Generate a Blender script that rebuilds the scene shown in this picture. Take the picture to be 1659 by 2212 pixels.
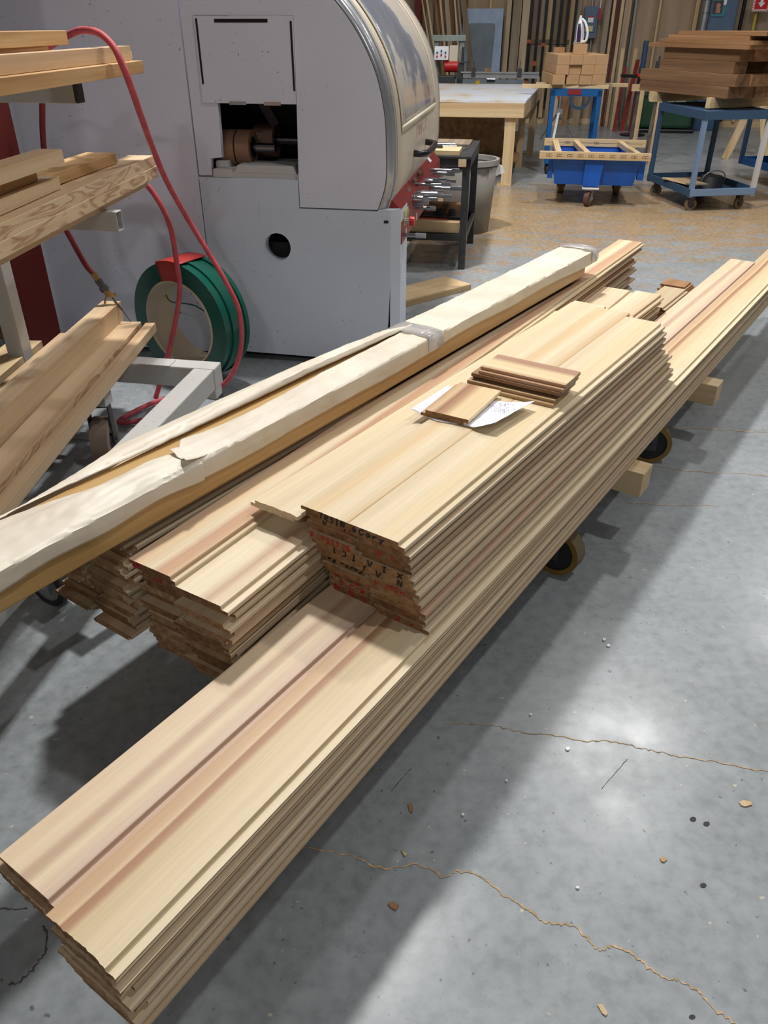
import bpy, bmesh, math, random
from mathutils import Vector, Matrix, noise
random.seed(7)
sc = bpy.context.scene
C = sc.collection
for o in list(bpy.data.objects): bpy.data.objects.remove(o)
R = math.radians
# ---------------------------------------------------------------- camera
cam = bpy.data.cameras.new('camera'); camo = bpy.data.objects.new('camera', cam); C.objects.link(camo)
camo.location = (0, 0, 1.55)
PITCH = math.atan((1106-50)/1680.0)
camo.rotation_euler = (math.pi/2-PITCH, 0, 0)
cam.sensor_fit = 'VERTICAL'; cam.sensor_height = 36.0; cam.lens = 36.0*1680/2212; cam.clip_start = .02
sc.camera = camo
# ---------------------------------------------------------------- look
sc.view_settings.view_transform = 'Standard'
try: sc.view_settings.look = 'None'
except Exception: pass
sc.view_settings.gamma = 1; sc.view_settings.exposure = 0.0
sc.view_settings.use_curve_mapping = False
sc.cycles.use_denoising = True
sc.cycles.max_bounces = 6
w = bpy.data.worlds.new('world'); sc.world = w; w.use_nodes = True
bg = w.node_tree.nodes['Background']; bg.inputs[0].default_value = (.93, .96, 1, 1); bg.inputs[1].default_value = .035
def lamp(name, x, y, z, power, size, size_y=None, col=(1, .98, .955), rz=0):
    l = bpy.data.lights.new(name, 'AREA'); l.shape = 'RECTANGLE'; l.size = size; l.size_y = size_y or size
    l.energy = power; l.color = col
    o = bpy.data.objects.new(name, l); C.objects.link(o); o.location = (x, y, z); o.rotation_euler = (0, 0, R(rz)); return o
lamp('high_bay_and_fill_light', -.5, 4.7, 6.0, 355, .42, .42)
lamp('high_bay_and_fill_light', 2.8, 6.35, 6.0, 160, .32, .32)
lamp('high_bay_and_fill_light', 2.7, 1.5, 6.0, 80, .2, .2)
lamp('high_bay_and_fill_light', -2.0, 6.3, 6.0, 60, .3, .3)
lamp('high_bay_and_fill_light', -1.5, -6.0, 6.0, 125, .6, .6)  # unseen fill lamp added behind the camera to brighten the machine face
lamp('high_bay_and_fill_light', 3.0, -8.5, 6.0, 180, .6, .6)  # second added fill lamp, farther back, also for the machine front
lamp('high_bay_and_fill_light', 6.2, 9.0, 6.0, 85, .6, .6)
lamp('high_bay_and_fill_light', 1.0, 10.3, 6.0, 75, .6, .6)
lamp('high_bay_and_fill_light', 6.5, 3.0, 6.0, 30, .6, .6)
# ---------------------------------------------------------------- frames of reference
A = R(34.7)                                   # the lumber lies at this angle
def LW(s, t, z=0): return Vector((t*math.cos(A)+s*math.sin(A), -t*math.sin(A)+s*math.cos(A), z))
B = R(10)                                     # machine, benches and back wall
def MW(a, b, z=0): return Vector((a*math.cos(B)+b*math.sin(B), 3.908-a*math.sin(B)+b*math.cos(B), z))
# ---------------------------------------------------------------- colours and materials
def lin(c): return c/12.92 if c <= .04045 else ((c+.055)/1.055)**2.4
def rgb(r, g, b): return (lin(r/255), lin(g/255), lin(b/255), 1)
class NT:
    def __init__(s, name):
        s.m = bpy.data.materials.new(name); s.m.use_nodes = True; s.t = s.m.node_tree
        s.p = s.t.nodes['Principled BSDF']
    def n(s, typ, **kw):
        x = s.t.nodes.new(typ)
        for k, v in kw.items():
            if k.startswith('i_'): x.inputs[k[2:].replace('_', ' ')].default_value = v
            else: setattr(x, k, v)
        return x
    def l(s, a, b): s.t.links.new(a, b)
    def ramp(s, fac, stops):
        r = s.n('ShaderNodeValToRGB'); e = r.color_ramp.elements
        while len(e) < len(stops): e.new(.5)
        for x, (p, c) in zip(e, stops): x.position = p; x.color = c
        s.l(fac, r.inputs[0]); return r.outputs[0]
    def mix(s, f, a, b, mode='MIX'):
        m = s.n('ShaderNodeMix', data_type='RGBA', blend_type=mode)
        for v, i in ((f, 0), (a, 6), (b, 7)):
            if hasattr(v, 'links'): s.l(v, m.inputs[i])
            else: m.inputs[i].default_value = v
        return m.outputs[2]
    def coord(s, scale=(1, 1, 1), rnd=True, rot=(0, 0, 0)):
        tc = s.n('ShaderNodeTexCoord'); mp = s.n('ShaderNodeMapping'); s.l(tc.outputs['Object'], mp.inputs[0])
        mp.inputs['Scale'].default_value = scale; mp.inputs['Rotation'].default_value = rot
        return mp.outputs[0]
    def rnd(s, mul=50):
        oi = s.n('ShaderNodeObjectInfo'); m = s.n('ShaderNodeMath', operation='MULTIPLY'); m.inputs[1].default_value = mul
        s.l(oi.outputs['Random'], m.inputs[0]); return m.outputs[0], oi.outputs['Random']
    def noise(s, vec, scale=1, detail=3, W=None, rough=.5, dist=0):
        n = s.n('ShaderNodeTexNoise', noise_dimensions='4D' if W is not None else '3D')
        s.l(vec, n.inputs['Vector']); n.inputs['Scale'].default_value = scale; n.inputs['Detail'].default_value = detail
        n.inputs['Roughness'].default_value = rough; n.inputs['Distortion'].default_value = dist
        if W is not None: s.l(W, n.inputs['W'])
        return n.outputs[0]
    def bump(s, h, strength=.2, dist=.002):
        b = s.n('ShaderNodeBump'); b.inputs['Strength'].default_value = strength; b.inputs['Distance'].default_value = dist
        s.l(h, b.inputs['Height']); s.l(b.outputs[0], s.p.inputs['Normal'])
    def set(s, col=None, rough=.5, metal=0, spec=None):
        if col is not None:
            if hasattr(col, 'links'): s.l(col, s.p.inputs['Base Color'])
            else: s.p.inputs['Base Color'].default_value = col
        s.p.inputs['Roughness'].default_value = rough; s.p.inputs['Metallic'].default_value = metal
        if spec is not None: s.p.inputs['Specular IOR Level'].default_value = spec
        return s.m
def plain(name, col, rough=.5, metal=0, spec=None, var=.12, vs=6.0):
    t = NT(name); v = t.coord()
    n = t.noise(v, vs, 4)
    lo = tuple(c*(1-var) for c in col[:3])+(1,); hi = tuple(min(1, c*(1+var)) for c in col[:3])+(1,)
    t.set(t.ramp(n, [(.3, lo), (.7, hi)]), rough, metal, spec); return t.m
def wood(name, stops, rough=.55, stripe=14, length=.25, fine=.12, vary=.0, grain='Y', spec=.25, dist=.3):
    """lumber with grain along local Y, stripes across local X (or Z)"""
    t = NT(name)
    W, r = t.rnd(80)
    def gs(a, b): return tuple(b if ax_ == grain else a for ax_ in 'XYZ')
    sx = gs(stripe, length)
    n = t.noise(t.coord(sx), 1, 2.5, W, .45, dist)
    base = t.ramp(n, stops)
    md = t.noise(t.coord(gs(stripe*6, length*1.6)), 1, 2, W); base = t.mix(1.0, base, t.ramp(md, [(.3, (.90, .875, .84, 1)), (.6, (1, 1, 1, 1))]), 'MULTIPLY')
    g = t.noise(t.coord(gs(260, 5)), 1, 2, W)
    gm = t.ramp(g, [(.3, (1-fine,)*3+(1,)), (.7, (1, 1, 1, 1))])
    c = t.mix(1.0, base, gm, 'MULTIPLY')
    if vary:
        rv = t.ramp(r, [(0, (1-vary, 1-vary*1.15, 1-vary*1.3, 1)), (1, (1, 1, 1, 1))])
        c = t.mix(1.0, c, rv, 'MULTIPLY')
    t.bump(g, .08, .001)
    return t.set(c, rough, 0, spec)
cedar = wood('clear_cedar', [(.28, rgb(172, 134, 108)), (.38, rgb(202, 173, 144)), (.48, rgb(222, 201, 169)), (.75, rgb(231, 216, 186))], .5, 13, .16, .07, .24)
cedar_end = wood('cedar_end_grain', [(.3, rgb(140, 104, 70)), (.5, rgb(168, 130, 92)), (.7, rgb(190, 154, 116))], .75, 60, 60, .12, .5)
blockend = wood('block_wood', [(.3, rgb(150, 116, 86)), (.5, rgb(186, 152, 116)), (.7, rgb(220, 196, 152))], .5, 22, .3, .1, .1)
fir = wood('planed_fir', [(.3, rgb(204, 170, 134)), (.5, rgb(222, 194, 158)), (.7, rgb(232, 208, 176))], .5, 18, .25, .08, .12)
fir_z = wood('planed_fir_along_z', [(.3, rgb(204, 170, 134)), (.5, rgb(222, 194, 158)), (.7, rgb(232, 208, 176))], .5, 18, .25, .08, .12, grain='Z')
fir_fig = wood('figured_fir', [(.36, rgb(226, 198, 162)), (.40, rgb(184, 142, 108)), (.43, rgb(224, 198, 162)), (.49, rgb(228, 202, 168)), (.51, rgb(186, 144, 112)), (.55, rgb(226, 200, 164)), (.60, rgb(190, 150, 116)), (.63, rgb(230, 206, 172))], .5, 14, 2.6, .08, .08, dist=.8)
stockpale = wood('pale_shop_stock', [(.3, rgb(166, 146, 122)), (.5, rgb(188, 168, 142)), (.7, rgb(204, 186, 160))], .7, 14, .3, .12, .3)
stockpale_z = wood('pale_shop_stock_along_z', [(.3, rgb(166, 146, 122)), (.5, rgb(188, 168, 142)), (.7, rgb(204, 186, 160))], .7, 14, .3, .12, .3, grain='Z')
def striped(name, stops, width=.15, axis=0, length=.12):
    t = NT(name); tc = t.n('ShaderNodeTexCoord'); sp = t.n('ShaderNodeSeparateXYZ'); t.l(tc.outputs['Object'], sp.inputs[0])
    wv = t.noise(t.coord((3, .5, 3)), 1, 2); ma = t.n('ShaderNodeMath', operation='MULTIPLY_ADD'); t.l(sp.outputs[axis], ma.inputs[0]); ma.inputs[1].default_value = 1/width; 
    m2 = t.n('ShaderNodeMath', operation='MULTIPLY_ADD'); t.l(wv, m2.inputs[0]); m2.inputs[1].default_value = .35; m2.inputs[2].default_value = -.175; t.l(m2.outputs[0], ma.inputs[2])
    base = t.ramp(ma.outputs[0], stops)
    sc_ = (90, 1.2, 90) if axis == 0 else (1.2, 90, 90)
    md = t.noise(t.coord(sc_), 1, 3); base = t.mix(1.0, base, t.ramp(md, [(.3, (.92, .90, .87, 1)), (.65, (1, 1, 1, 1))]), 'MULTIPLY')
    fs = (300, 8, 300) if axis == 0 else (8, 300, 300)
    g = t.noise(t.coord(fs), 1, 2); base = t.mix(1.0, base, t.ramp(g, [(.3, (.93, .93, .93, 1)), (.7, (1, 1, 1, 1))]), 'MULTIPLY')
    t.bump(g, .08, .001); return t.set(base, .48, 0, .28)
CR = rgb(230, 214, 183); CR2 = rgb(221, 202, 169); PK = rgb(200, 168, 140); BRN = rgb(172, 130, 100); PKC = rgb(222, 196, 168); LIL = rgb(178, 146, 134)
m_longL = striped('pinkish_cedar', [(.0, rgb(226, 202, 172)), (.30, rgb(230, 209, 178)), (.40, rgb(202, 172, 146)), (.47, rgb(206, 178, 152)), (.56, rgb(230, 210, 178)), (.80, rgb(216, 190, 170)), (1, PK)])
m_longR = striped('brown_streaked_cedar', [(.0, rgb(206, 172, 136)), (.12, rgb(214, 182, 146)), (.17, rgb(226, 200, 164)), (.20, BRN), (.27, rgb(184, 144, 112)), (.34, rgb(218, 195, 157)), (.6, rgb(226, 207, 170)), (1, rgb(232, 216, 184))])
m_topB = striped('pale_cedar', [(0, CR2), (.25, rgb(222, 194, 150)), (.45, CR), (.7, CR2), (.85, rgb(214, 184, 142)), (1, CR2)])
m_topC = striped('clear_pale_cedar', [(0, CR2), (.3, CR), (.6, rgb(230, 208, 168)), (1, CR)])
m_topA = striped('creamy_cedar', [(0, rgb(232, 214, 178)), (.5, CR2), (.8, CR), (1, CR)])
m_leftL = striped('peach_cedar', [(0, rgb(214, 180, 152)), (.2, rgb(226, 198, 160)), (.42, CR), (.55, rgb(196, 156, 126)), (.72, rgb(206, 168, 134)), (.85, CR2), (1, CR)])
m_leftR = striped('white_cedar_pink_stripe', [(0, CR), (.45, rgb(238, 224, 194)), (.62, PK), (.74, rgb(226, 202, 172)), (1, rgb(238, 222, 192))])
m_samp = striped('sample_cedar', [(0, rgb(190, 152, 118)), (.18, rgb(214, 184, 146)), (.28, rgb(158, 114, 86)), (.40, rgb(184, 144, 110)), (.55, rgb(226, 200, 156)), (1, rgb(228, 204, 162))])
m_block = striped('striped_offcut', [(0, rgb(184, 146, 120)), (.2, rgb(180, 142, 116)), (.38, rgb(228, 206, 164)), (.7, rgb(232, 210, 170)), (.85, rgb(196, 160, 128)), (1, rgb(190, 152, 122))], .13)
amber_edge = wood('rough_amber_wood', [(.3, rgb(176, 132, 86)), (.5, rgb(202, 162, 112)), (.7, rgb(218, 184, 138))], .7, 20, 1.5, .15, .1)
amber = wood('amber_stained_wood', [(.3, rgb(182, 142, 86)), (.5, rgb(200, 162, 104)), (.7, rgb(210, 176, 120))], .32, 30, .6, .06, 0, spec=.5)
pine = wood('construction_pine', [(.3, rgb(204, 174, 130)), (.5, rgb(222, 196, 154)), (.7, rgb(232, 210, 172))], .6, 18, .3, .12, .15)
pine_x = wood('construction_pine_along_x', [(.3, rgb(204, 174, 130)), (.5, rgb(222, 196, 154)), (.7, rgb(232, 210, 172))], .6, 18, .3, .12, .15, grain='X')
pine_z = wood('construction_pine_along_z', [(.3, rgb(204, 174, 130)), (.5, rgb(222, 196, 154)), (.7, rgb(232, 210, 172))], .6, 18, .3, .12, .15, grain='Z')
brownwood = wood('brown_timber', [(.3, rgb(146, 108, 76)), (.5, rgb(174, 134, 96)), (.7, rgb(194, 154, 114))], .7, 16, .5, .2, .22)
brownwood_z = wood('brown_timber_along_z', [(.3, rgb(146, 108, 76)), (.5, rgb(174, 134, 96)), (.7, rgb(194, 154, 114))], .7, 16, .5, .2, .22, grain='Z')
brownwood_x = wood('brown_timber_along_x', [(.3, rgb(146, 108, 76)), (.5, rgb(174, 134, 96)), (.7, rgb(194, 154, 114))], .7, 16, .5, .2, .22, grain='X')
darktimber = wood('dark_timber', [(.3, rgb(118, 90, 66)), (.5, rgb(142, 110, 80)), (.7, rgb(162, 128, 96))], .75, 16, .6, .2, .15)
darktimber_z = wood('dark_timber_along_z', [(.3, rgb(118, 90, 66)), (.5, rgb(142, 110, 80)), (.7, rgb(162, 128, 96))], .75, 16, .6, .2, .15, grain='Z')
mdf = plain('tan_block', rgb(186, 150, 112), .75, 0, .2, .08)
greywood = wood('weathered_stock', [(.3, rgb(130, 118, 104)), (.5, rgb(160, 146, 128)), (.7, rgb(184, 170, 150))], .75, 14, .3, .15, .45)
greywood_z = wood('weathered_stock_along_z', [(.3, rgb(130, 118, 104)), (.5, rgb(160, 146, 128)), (.7, rgb(184, 170, 150))], .75, 14, .3, .15, .45, grain='Z')
plywood = wood('plywood', [(.3, rgb(158, 138, 116)), (.5, rgb(176, 154, 130)), (.7, rgb(188, 168, 144))], .7, 5, .7, .08, .05)
plywood_z = wood('plywood_along_z', [(.3, rgb(158, 138, 116)), (.5, rgb(176, 154, 130)), (.7, rgb(188, 168, 144))], .7, 5, .7, .08, .05, grain='Z')
def painted(name, col, rough=.45, speck=True, scuff=rgb(130, 150, 150)):
    t = NT(name); v = t.coord()
    n = t.noise(v, 2.2, 4)
    c = t.ramp(n, [(.3, tuple(x*.93 for x in col[:3])+(1,)), (.7, col)])
    s = t.noise(t.coord((1, 1, .25)), 9, 6, None, .7)
    c = t.mix(t.ramp(s, [(.66, (0, 0, 0, 1)), (.78, (.45, .45, .45, 1))]), c, scuff)
    if speck:
        k = t.noise(v, 95, 2, None, .5); k2 = t.noise(v, 5, 2)
        kk = t.mix(1.0, t.ramp(k, [(.70, (0, 0, 0, 1)), (.73, (1, 1, 1, 1))]), t.ramp(k2, [(.48, (0, 0, 0, 1)), (.6, (1, 1, 1, 1))]), 'MULTIPLY')
        c = t.mix(kk, c, rgb(60, 60, 66))
    return t.set(c, rough, 0, .4)
grey_paint = painted('grey_painted_steel', rgb(230, 232, 245))
grey_paint_b = painted('lower_grey_paint', rgb(218, 226, 240))
cream = painted('cream_painted_steel', rgb(222, 211, 192), .3, False, rgb(196, 190, 182))
red_paint = painted('red_painted_steel', rgb(140, 46, 46), .4, False, rgb(120, 50, 50))
maroon = painted('oxide_red_steel', rgb(96, 26, 20), .6, False, rgb(120, 80, 70))
white_paint = painted('white_painted_steel', rgb(206, 205, 203), .5)
rack_paint = painted('grey_white_rack_steel', rgb(188, 187, 183), .5, True, rgb(150, 148, 144))
navy = painted('blue_painted_steel', rgb(58, 84, 112), .5, False, rgb(130, 150, 170))
navy_light = painted('worn_blue_steel', rgb(120, 146, 176), .5, False, rgb(90, 110, 130))
blue = plain('blue_plastic', rgb(10, 84, 178), .45)
royal = plain('blue_enamel', rgb(18, 88, 150), .45)
steel = plain('brushed_steel', rgb(188, 190, 194), .28, .9, None, .1)
chrome = plain('chrome', rgb(150, 150, 154), .22, 1.0, None, .03)
rimsteel = painted('worn_steel_trim', rgb(190, 192, 198), .22, True)
rimsteel.node_tree.nodes['Principled BSDF'].inputs['Metallic'].default_value = .55
blackiron = plain('black_steel', rgb(66, 66, 68), .45, .4, None, .25, 14)
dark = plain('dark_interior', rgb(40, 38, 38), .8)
darkgrey = plain('dark_grey_metal', rgb(74, 74, 76), .5, .4)
blackp = plain('black_plastic', rgb(22, 22, 24), .3)
rubber = plain('black_rubber', rgb(52, 50, 50), .7)
dustyrub = painted('dusty_rubber', rgb(150, 132, 116), .8, False, rgb(60, 58, 58))
brownrub = plain('brown_rubber', rgb(150, 116, 92), .5, 0, .4, .06)
tancaster = plain('tan_polyurethane', rgb(116, 100, 74), .5, 0, .4, .15, 20)
amberwheel = plain('amber_polyurethane', rgb(130, 100, 44), .4)
galv = plain('galvanised_steel', rgb(176, 178, 180), .4, .7)
green = plain('green_strap', rgb(16, 86, 72), .22, 0, .6, .1)
cardboard = plain('pale_cardboard', rgb(206, 192, 166), .8)
redtape = plain('red_tape', rgb(170, 42, 34), .5)
hosered = plain('red_rubber_hose', rgb(190, 84, 92), .6, 0, .3, .18, 25)
hosedark = plain('dark_red_hose', rgb(110, 28, 34), .6)
brass = plain('brass', rgb(160, 130, 80), .35, .8)
white = plain('white_paper', rgb(242, 244, 252), .7, 0, .2, .015)
whitep = plain('white_plastic', rgb(230, 230, 232), .35)
purple = plain('purple_plastic', rgb(62, 42, 88), .3)
orange = plain('orange_plastic', rgb(168, 84, 54), .6)
yellow = plain('yellow_plate', rgb(206, 196, 130), .5)
redp = plain('red_plastic', rgb(196, 34, 38), .35)
ink_black = plain('black_ink', rgb(24, 22, 26), .6)
ink_red = plain('red_ink', rgb(178, 40, 36), .6)
ink_blue = plain('blue_black_ink', rgb(24, 32, 62), .6)
ink_grey = plain('grey_pencil', rgb(120, 124, 150), .7)
ink_pink = plain('faded_red_marker', rgb(196, 164, 152), .6)
darkgreen = plain('dark_green_plastic', rgb(30, 70, 46), .5)
greyplastic = plain('grey_plastic', rgb(150, 148, 142), .5)
greengrey = plain('green_grey_enamel', rgb(140, 150, 144), .45)
panelblue = plain('grey_blue_enamel', rgb(88, 108, 132), .4)
palepanel = plain('pale_blue_panel', rgb(156, 174, 198), .4)
greypanel = plain('grey_panel', rgb(112, 122, 130), .45)
# paper wrap: slightly translucent off-white
t = NT('wrapping_paper'); v = t.coord((1, 1, 1)); n = t.noise(v, 7, 5)
t.set(t.ramp(n, [(.3, rgb(212, 200, 180)), (.7, rgb(232, 223, 206))]), .45, 0, .35); paper = t.m
t = NT('clear_tape'); t.set(rgb(214, 210, 208), .12, 0, .6); t.p.inputs['Alpha'].default_value = .55; tape = t.m
# window with peeling film
t = NT('hood_window_film'); v = t.coord((1, 1, 1)); n = t.noise(v, 2.0, 4, None, .55, .3)
c = t.ramp(n, [(.40, rgb(205, 197, 184)), (.47, rgb(196, 192, 188)), (.50, rgb(132, 138, 150)), (.62, rgb(116, 122, 138))])
t.set(c, .12, 0, .6); film = t.m
# concrete
t = NT('concrete_floor'); v = t.coord((1, 1, 1))
n1 = t.noise(v, 1.1, 6, None, .55); n2 = t.noise(v, 30, 4, None, .6); n3 = t.noise(v, 6, 3)
c = t.ramp(n1, [(.3, rgb(128, 133, 135)), (.55, rgb(152, 158, 162)), (.75, rgb(166, 170, 175))])
c = t.mix(.35, c, t.ramp(n2, [(.3, rgb(112, 118, 118)), (.5, rgb(154, 160, 163)), (.7, rgb(178, 182, 187))]))
spk = t.noise(v, 62, 1.5, None, .5)
c = t.mix(t.ramp(spk, [(.70, (0, 0, 0, 1)), (.76, (.75, .75, .75, 1))]), c, rgb(88, 92, 92))
spk2 = t.noise(t.coord((1.0, 1.0, 1), rot=(0, 0, .5)), 44, 2, None, .4)
c = t.mix(t.ramp(spk2, [(.735, (0, 0, 0, 1)), (.76, (.7, .7, .7, 1))]), c, rgb(206, 196, 176))
scr = t.noise(t.coord((34, 1.2, 1), rot=(0, 0, .7)), 1, 2, None, .5)
c = t.mix(t.ramp(scr, [(.74, (0, 0, 0, 1)), (.78, (.4, .4, .4, 1))]), c, rgb(108, 112, 112))
# sawdust spreads over the far part of the shop
sx = t.n('ShaderNodeSeparateXYZ'); tc = t.n('ShaderNodeTexCoord'); t.l(tc.outputs['Object'], sx.inputs[0])
mr = t.n('ShaderNodeMapRange'); mr.inputs[1].default_value = 4.4; mr.inputs[2].default_value = 7.4; t.l(sx.outputs[1], mr.inputs[0])
mr2 = t.n('ShaderNodeMapRange'); mr2.inputs[1].default_value = 10.6; mr2.inputs[2].default_value = 8.6; t.l(sx.outputs[1], mr2.inputs[0])
dn = t.noise(t.coord((1.0, 1.9, 1), rot=(0, 0, .25)), 3.6, 8, None, .74, .4)
m1 = t.n('ShaderNodeMath', operation='MULTIPLY'); t.l(mr.outputs[0], m1.inputs[0]); t.l(mr2.outputs[0], m1.inputs[1])
m2 = t.n('ShaderNodeMath', operation='MULTIPLY_ADD'); t.l(m1.outputs[0], m2.inputs[0]); m2.inputs[1].default_value = .36; t.l(dn, m2.inputs[2])
msk = t.ramp(m2.outputs[0], [(.66, (0, 0, 0, 1)), (.84, (.9, .9, .9, 1))])
c = t.mix(msk, c, t.ramp(n2, [(.3, rgb(150, 122, 88)), (.7, rgb(190, 160, 118))]))
t.bump(n2, .03, .001)
t.set(c, .38, 0, .4)
rr = t.ramp(n3, [(.3, (.2, .2, .2, 1)), (.7, (.36, .36, .36, 1))]); t.l(rr, t.p.inputs['Roughness'])
concrete = t.m
crackm = plain('sawdust_filled_crack', rgb(196, 166, 128), .9, 0, .1, .35, 60)
crackd = plain('dark_crack', rgb(92, 82, 74), .9)
# ---------------------------------------------------------------- mesh builder
class MB:
    def __init__(s): s.v = []; s.f = []; s.m = []; s.sm = []
    def add(s, vs, fs, mi=0, smooth=False):
        k = len(s.v); s.v += [tuple(x) for x in vs]
        for f in fs: s.f.append([k+i for i in f]); s.m.append(mi); s.sm.append(smooth)
        return s
    def box(s, x0, y0, z0, x1, y1, z1, mi=0):
        x0, x1 = sorted((x0, x1)); y0, y1 = sorted((y0, y1)); z0, z1 = sorted((z0, z1))
        return s.add([(x0, y0, z0), (x1, y0, z0), (x1, y1, z0), (x0, y1, z0), (x0, y0, z1), (x1, y0, z1), (x1, y1, z1), (x0, y1, z1)],
              [(0, 3, 2, 1), (4, 5, 6, 7), (0, 1, 5, 4), (1, 2, 6, 5), (2, 3, 7, 6), (3, 0, 4, 7)], mi)
    def bar(s, p0, p1, wx, wy, up=(0, 0, 1), mi=0):
        """rectangular bar from p0 to p1"""
        p0 = Vector(p0); p1 = Vector(p1); d = (p1-p0).normalized(); u = Vector(up)
        if abs(d.dot(u)) > .98: u = Vector((0, 1, 0))
        x = d.cross(u).normalized()*(wx/2); y = x.cross(d).normalized()*(wy/2)
        vs = [p+i*x+j*y for p in (p0, p1) for i, j in ((-1, -1), (1, -1), (1, 1), (-1, 1))]
        return s.add(vs, [(0, 1, 2, 3), (7, 6, 5, 4), (0, 4, 5, 1), (1, 5, 6, 2), (2, 6, 7, 3), (3, 7, 4, 0)], mi)
    def cyl(s, p0, p1, r0, r1=None, n=24, mi=0, caps=True, capmi=None):
        r1 = r0 if r1 is None else r1
        p0 = Vector(p0); p1 = Vector(p1); d = (p1-p0).normalized()
        u = Vector((0, 0, 1)) if abs(d.z) < .9 else Vector((1, 0, 0)); x = d.cross(u).normalized(); y = d.cross(x).normalized()
        vs = [p+(x*math.cos(2*math.pi*i/n)+y*math.sin(2*math.pi*i/n))*r for p, r in ((p0, r0), (p1, r1)) for i in range(n)]
        s.add(vs, [(i, (i+1) % n, n+(i+1) % n, n+i) for i in range(n)], mi, True)
        if caps:
            cm = mi if capmi is None else capmi
            s.add(vs[:n], [tuple(range(n))[::-1]], cm); s.add(vs[n:], [tuple(range(n))], cm)
        return s
    def ring(s, p0, p1, ro, ri, n=40, mi=0, mi_in=None, mi_cap=None):
        p0 = Vector(p0); p1 = Vector(p1); d = (p1-p0).normalized()
        u = Vector((0, 0, 1)) if abs(d.z) < .9 else Vector((1, 0, 0)); x = d.cross(u).normalized(); y = d.cross(x).normalized()
        c = [(x*math.cos(2*math.pi*i/n)+y*math.sin(2*math.pi*i/n)) for i in range(n)]
        vs = [p+k*r for p, r in ((p0, ro), (p1, ro), (p0, ri), (p1, ri)) for k in c]
        j = lambda i: (i+1) % n
        s.add(vs, [(i, j(i), n+j(i), n+i) for i in range(n)], mi, True)
        s.add(vs, [(2*n+j(i), 2*n+i, 3*n+i, 3*n+j(i)) for i in range(n)], mi if mi_in is None else mi_in, True)
        cm = mi if mi_cap is None else mi_cap
        s.add(vs, [(j(i), i, 2*n+i, 2*n+j(i)) for i in range(n)]+[(n+i, n+j(i), 3*n+j(i), 3*n+i) for i in range(n)], cm)
        return s
    def tube(s, pts, r, n=12, mi=0):
        pts = [Vector(p) for p in pts]; rings = []; prev = None
        for i, p in enumerate(pts):
            d = (pts[min(i+1, len(pts)-1)]-pts[max(i-1, 0)]).normalized()
            if prev is None:
                u = Vector((0, 0, 1)) if abs(d.z) < .9 else Vector((1, 0, 0)); x = d.cross(u).normalized()
            else: x = (prev-d*prev.dot(d)).normalized()
            prev = x; y = d.cross(x)
            rings.append([p+(x*math.cos(2*math.pi*k/n)+y*math.sin(2*math.pi*k/n))*r for k in range(n)])
        vs = [q for g in rings for q in g]; fs = []
        for i in range(len(pts)-1):
            for k in range(n): fs.append((i*n+k, i*n+(k+1) % n, (i+1)*n+(k+1) % n, (i+1)*n+k))
        s.add(vs, fs, mi, True); s.add(rings[0], [tuple(range(n))[::-1]], mi); s.add(rings[-1], [tuple(range(n))], mi)
        return s
    def prism(s, poly, y0, y1, mi=0, capmi=None, axis='Y', smooth=False):
        """poly in the (X,Z) plane extruded along Y (axis 'X': poly is (Y,Z) extruded along X)"""
        n = len(poly)
        if axis == 'Y': vs = [(p[0], y, p[1]) for y in (y0, y1) for p in poly]
        elif axis == 'X': vs = [(y, p[0], p[1]) for y in (y0, y1) for p in poly]
        else: vs = [(p[0], p[1], y) for y in (y0, y1) for p in poly]
        s.add(vs, [(i, (i+1) % n, n+(i+1) % n, n+i) for i in range(n)], mi, smooth)
        cm = mi if capmi is None else capmi
        s.add(vs, [tuple(range(n))[::-1], tuple(range(n, 2*n))], cm)
        return s
    def grid(s, P, mi=0, smooth=True):
        nu = len(P); nv = len(P[0]); vs = [p for row in P for p in row]
        return s.add(vs, [(i*nv+j, (i+1)*nv+j, (i+1)*nv+j+1, i*nv+j+1) for i in range(nu-1) for j in range(nv-1)], mi, smooth)
    def build(s, name, mats, parent=None, loc=(0, 0, 0), rz=0, bevel=0, solid=0, rot=None):
        me = bpy.data.meshes.new(name); me.from_pydata(s.v, [], s.f)
        if not isinstance(mats, (list, tuple)): mats = [mats]
        for m in mats: me.materials.append(m)
        for p, mi, sm in zip(me.polygons, s.m, s.sm): p.material_index = mi; p.use_smooth = sm
        bm = bmesh.new(); bm.from_mesh(me)
        if not solid: bmesh.ops.recalc_face_normals(bm, faces=bm.faces)
        bm.to_mesh(me); bm.free(); me.update()
        if any(s.sm): me.set_sharp_from_angle(angle=R(40))
        o = bpy.data.objects.new(name, me); C.objects.link(o)
        o.location = loc; o.rotation_euler = rot or (0, 0, rz)
        if parent: o.parent = parent
        if bevel:
            b = o.modifiers.new('bevel', 'BEVEL'); b.width = bevel; b.segments = 2; b.limit_method = 'ANGLE'; b.angle_limit = R(35)
        if solid:
            b = o.modifiers.new('solid', 'SOLIDIFY'); b.thickness = solid; b.offset = 0
        return o
def tag(o, label, cat, group=None):
    o['label'] = label; o['category'] = cat
    if group: o['group'] = group
    return o
def thing(name, label, cat, loc=(0, 0, 0), rz=0, group=None):
    o = bpy.data.objects.new(name, None); C.objects.link(o); o.location = loc; o.rotation_euler = (0, 0, rz); o.empty_display_size = .1
    return tag(o, label, cat, group)
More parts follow.
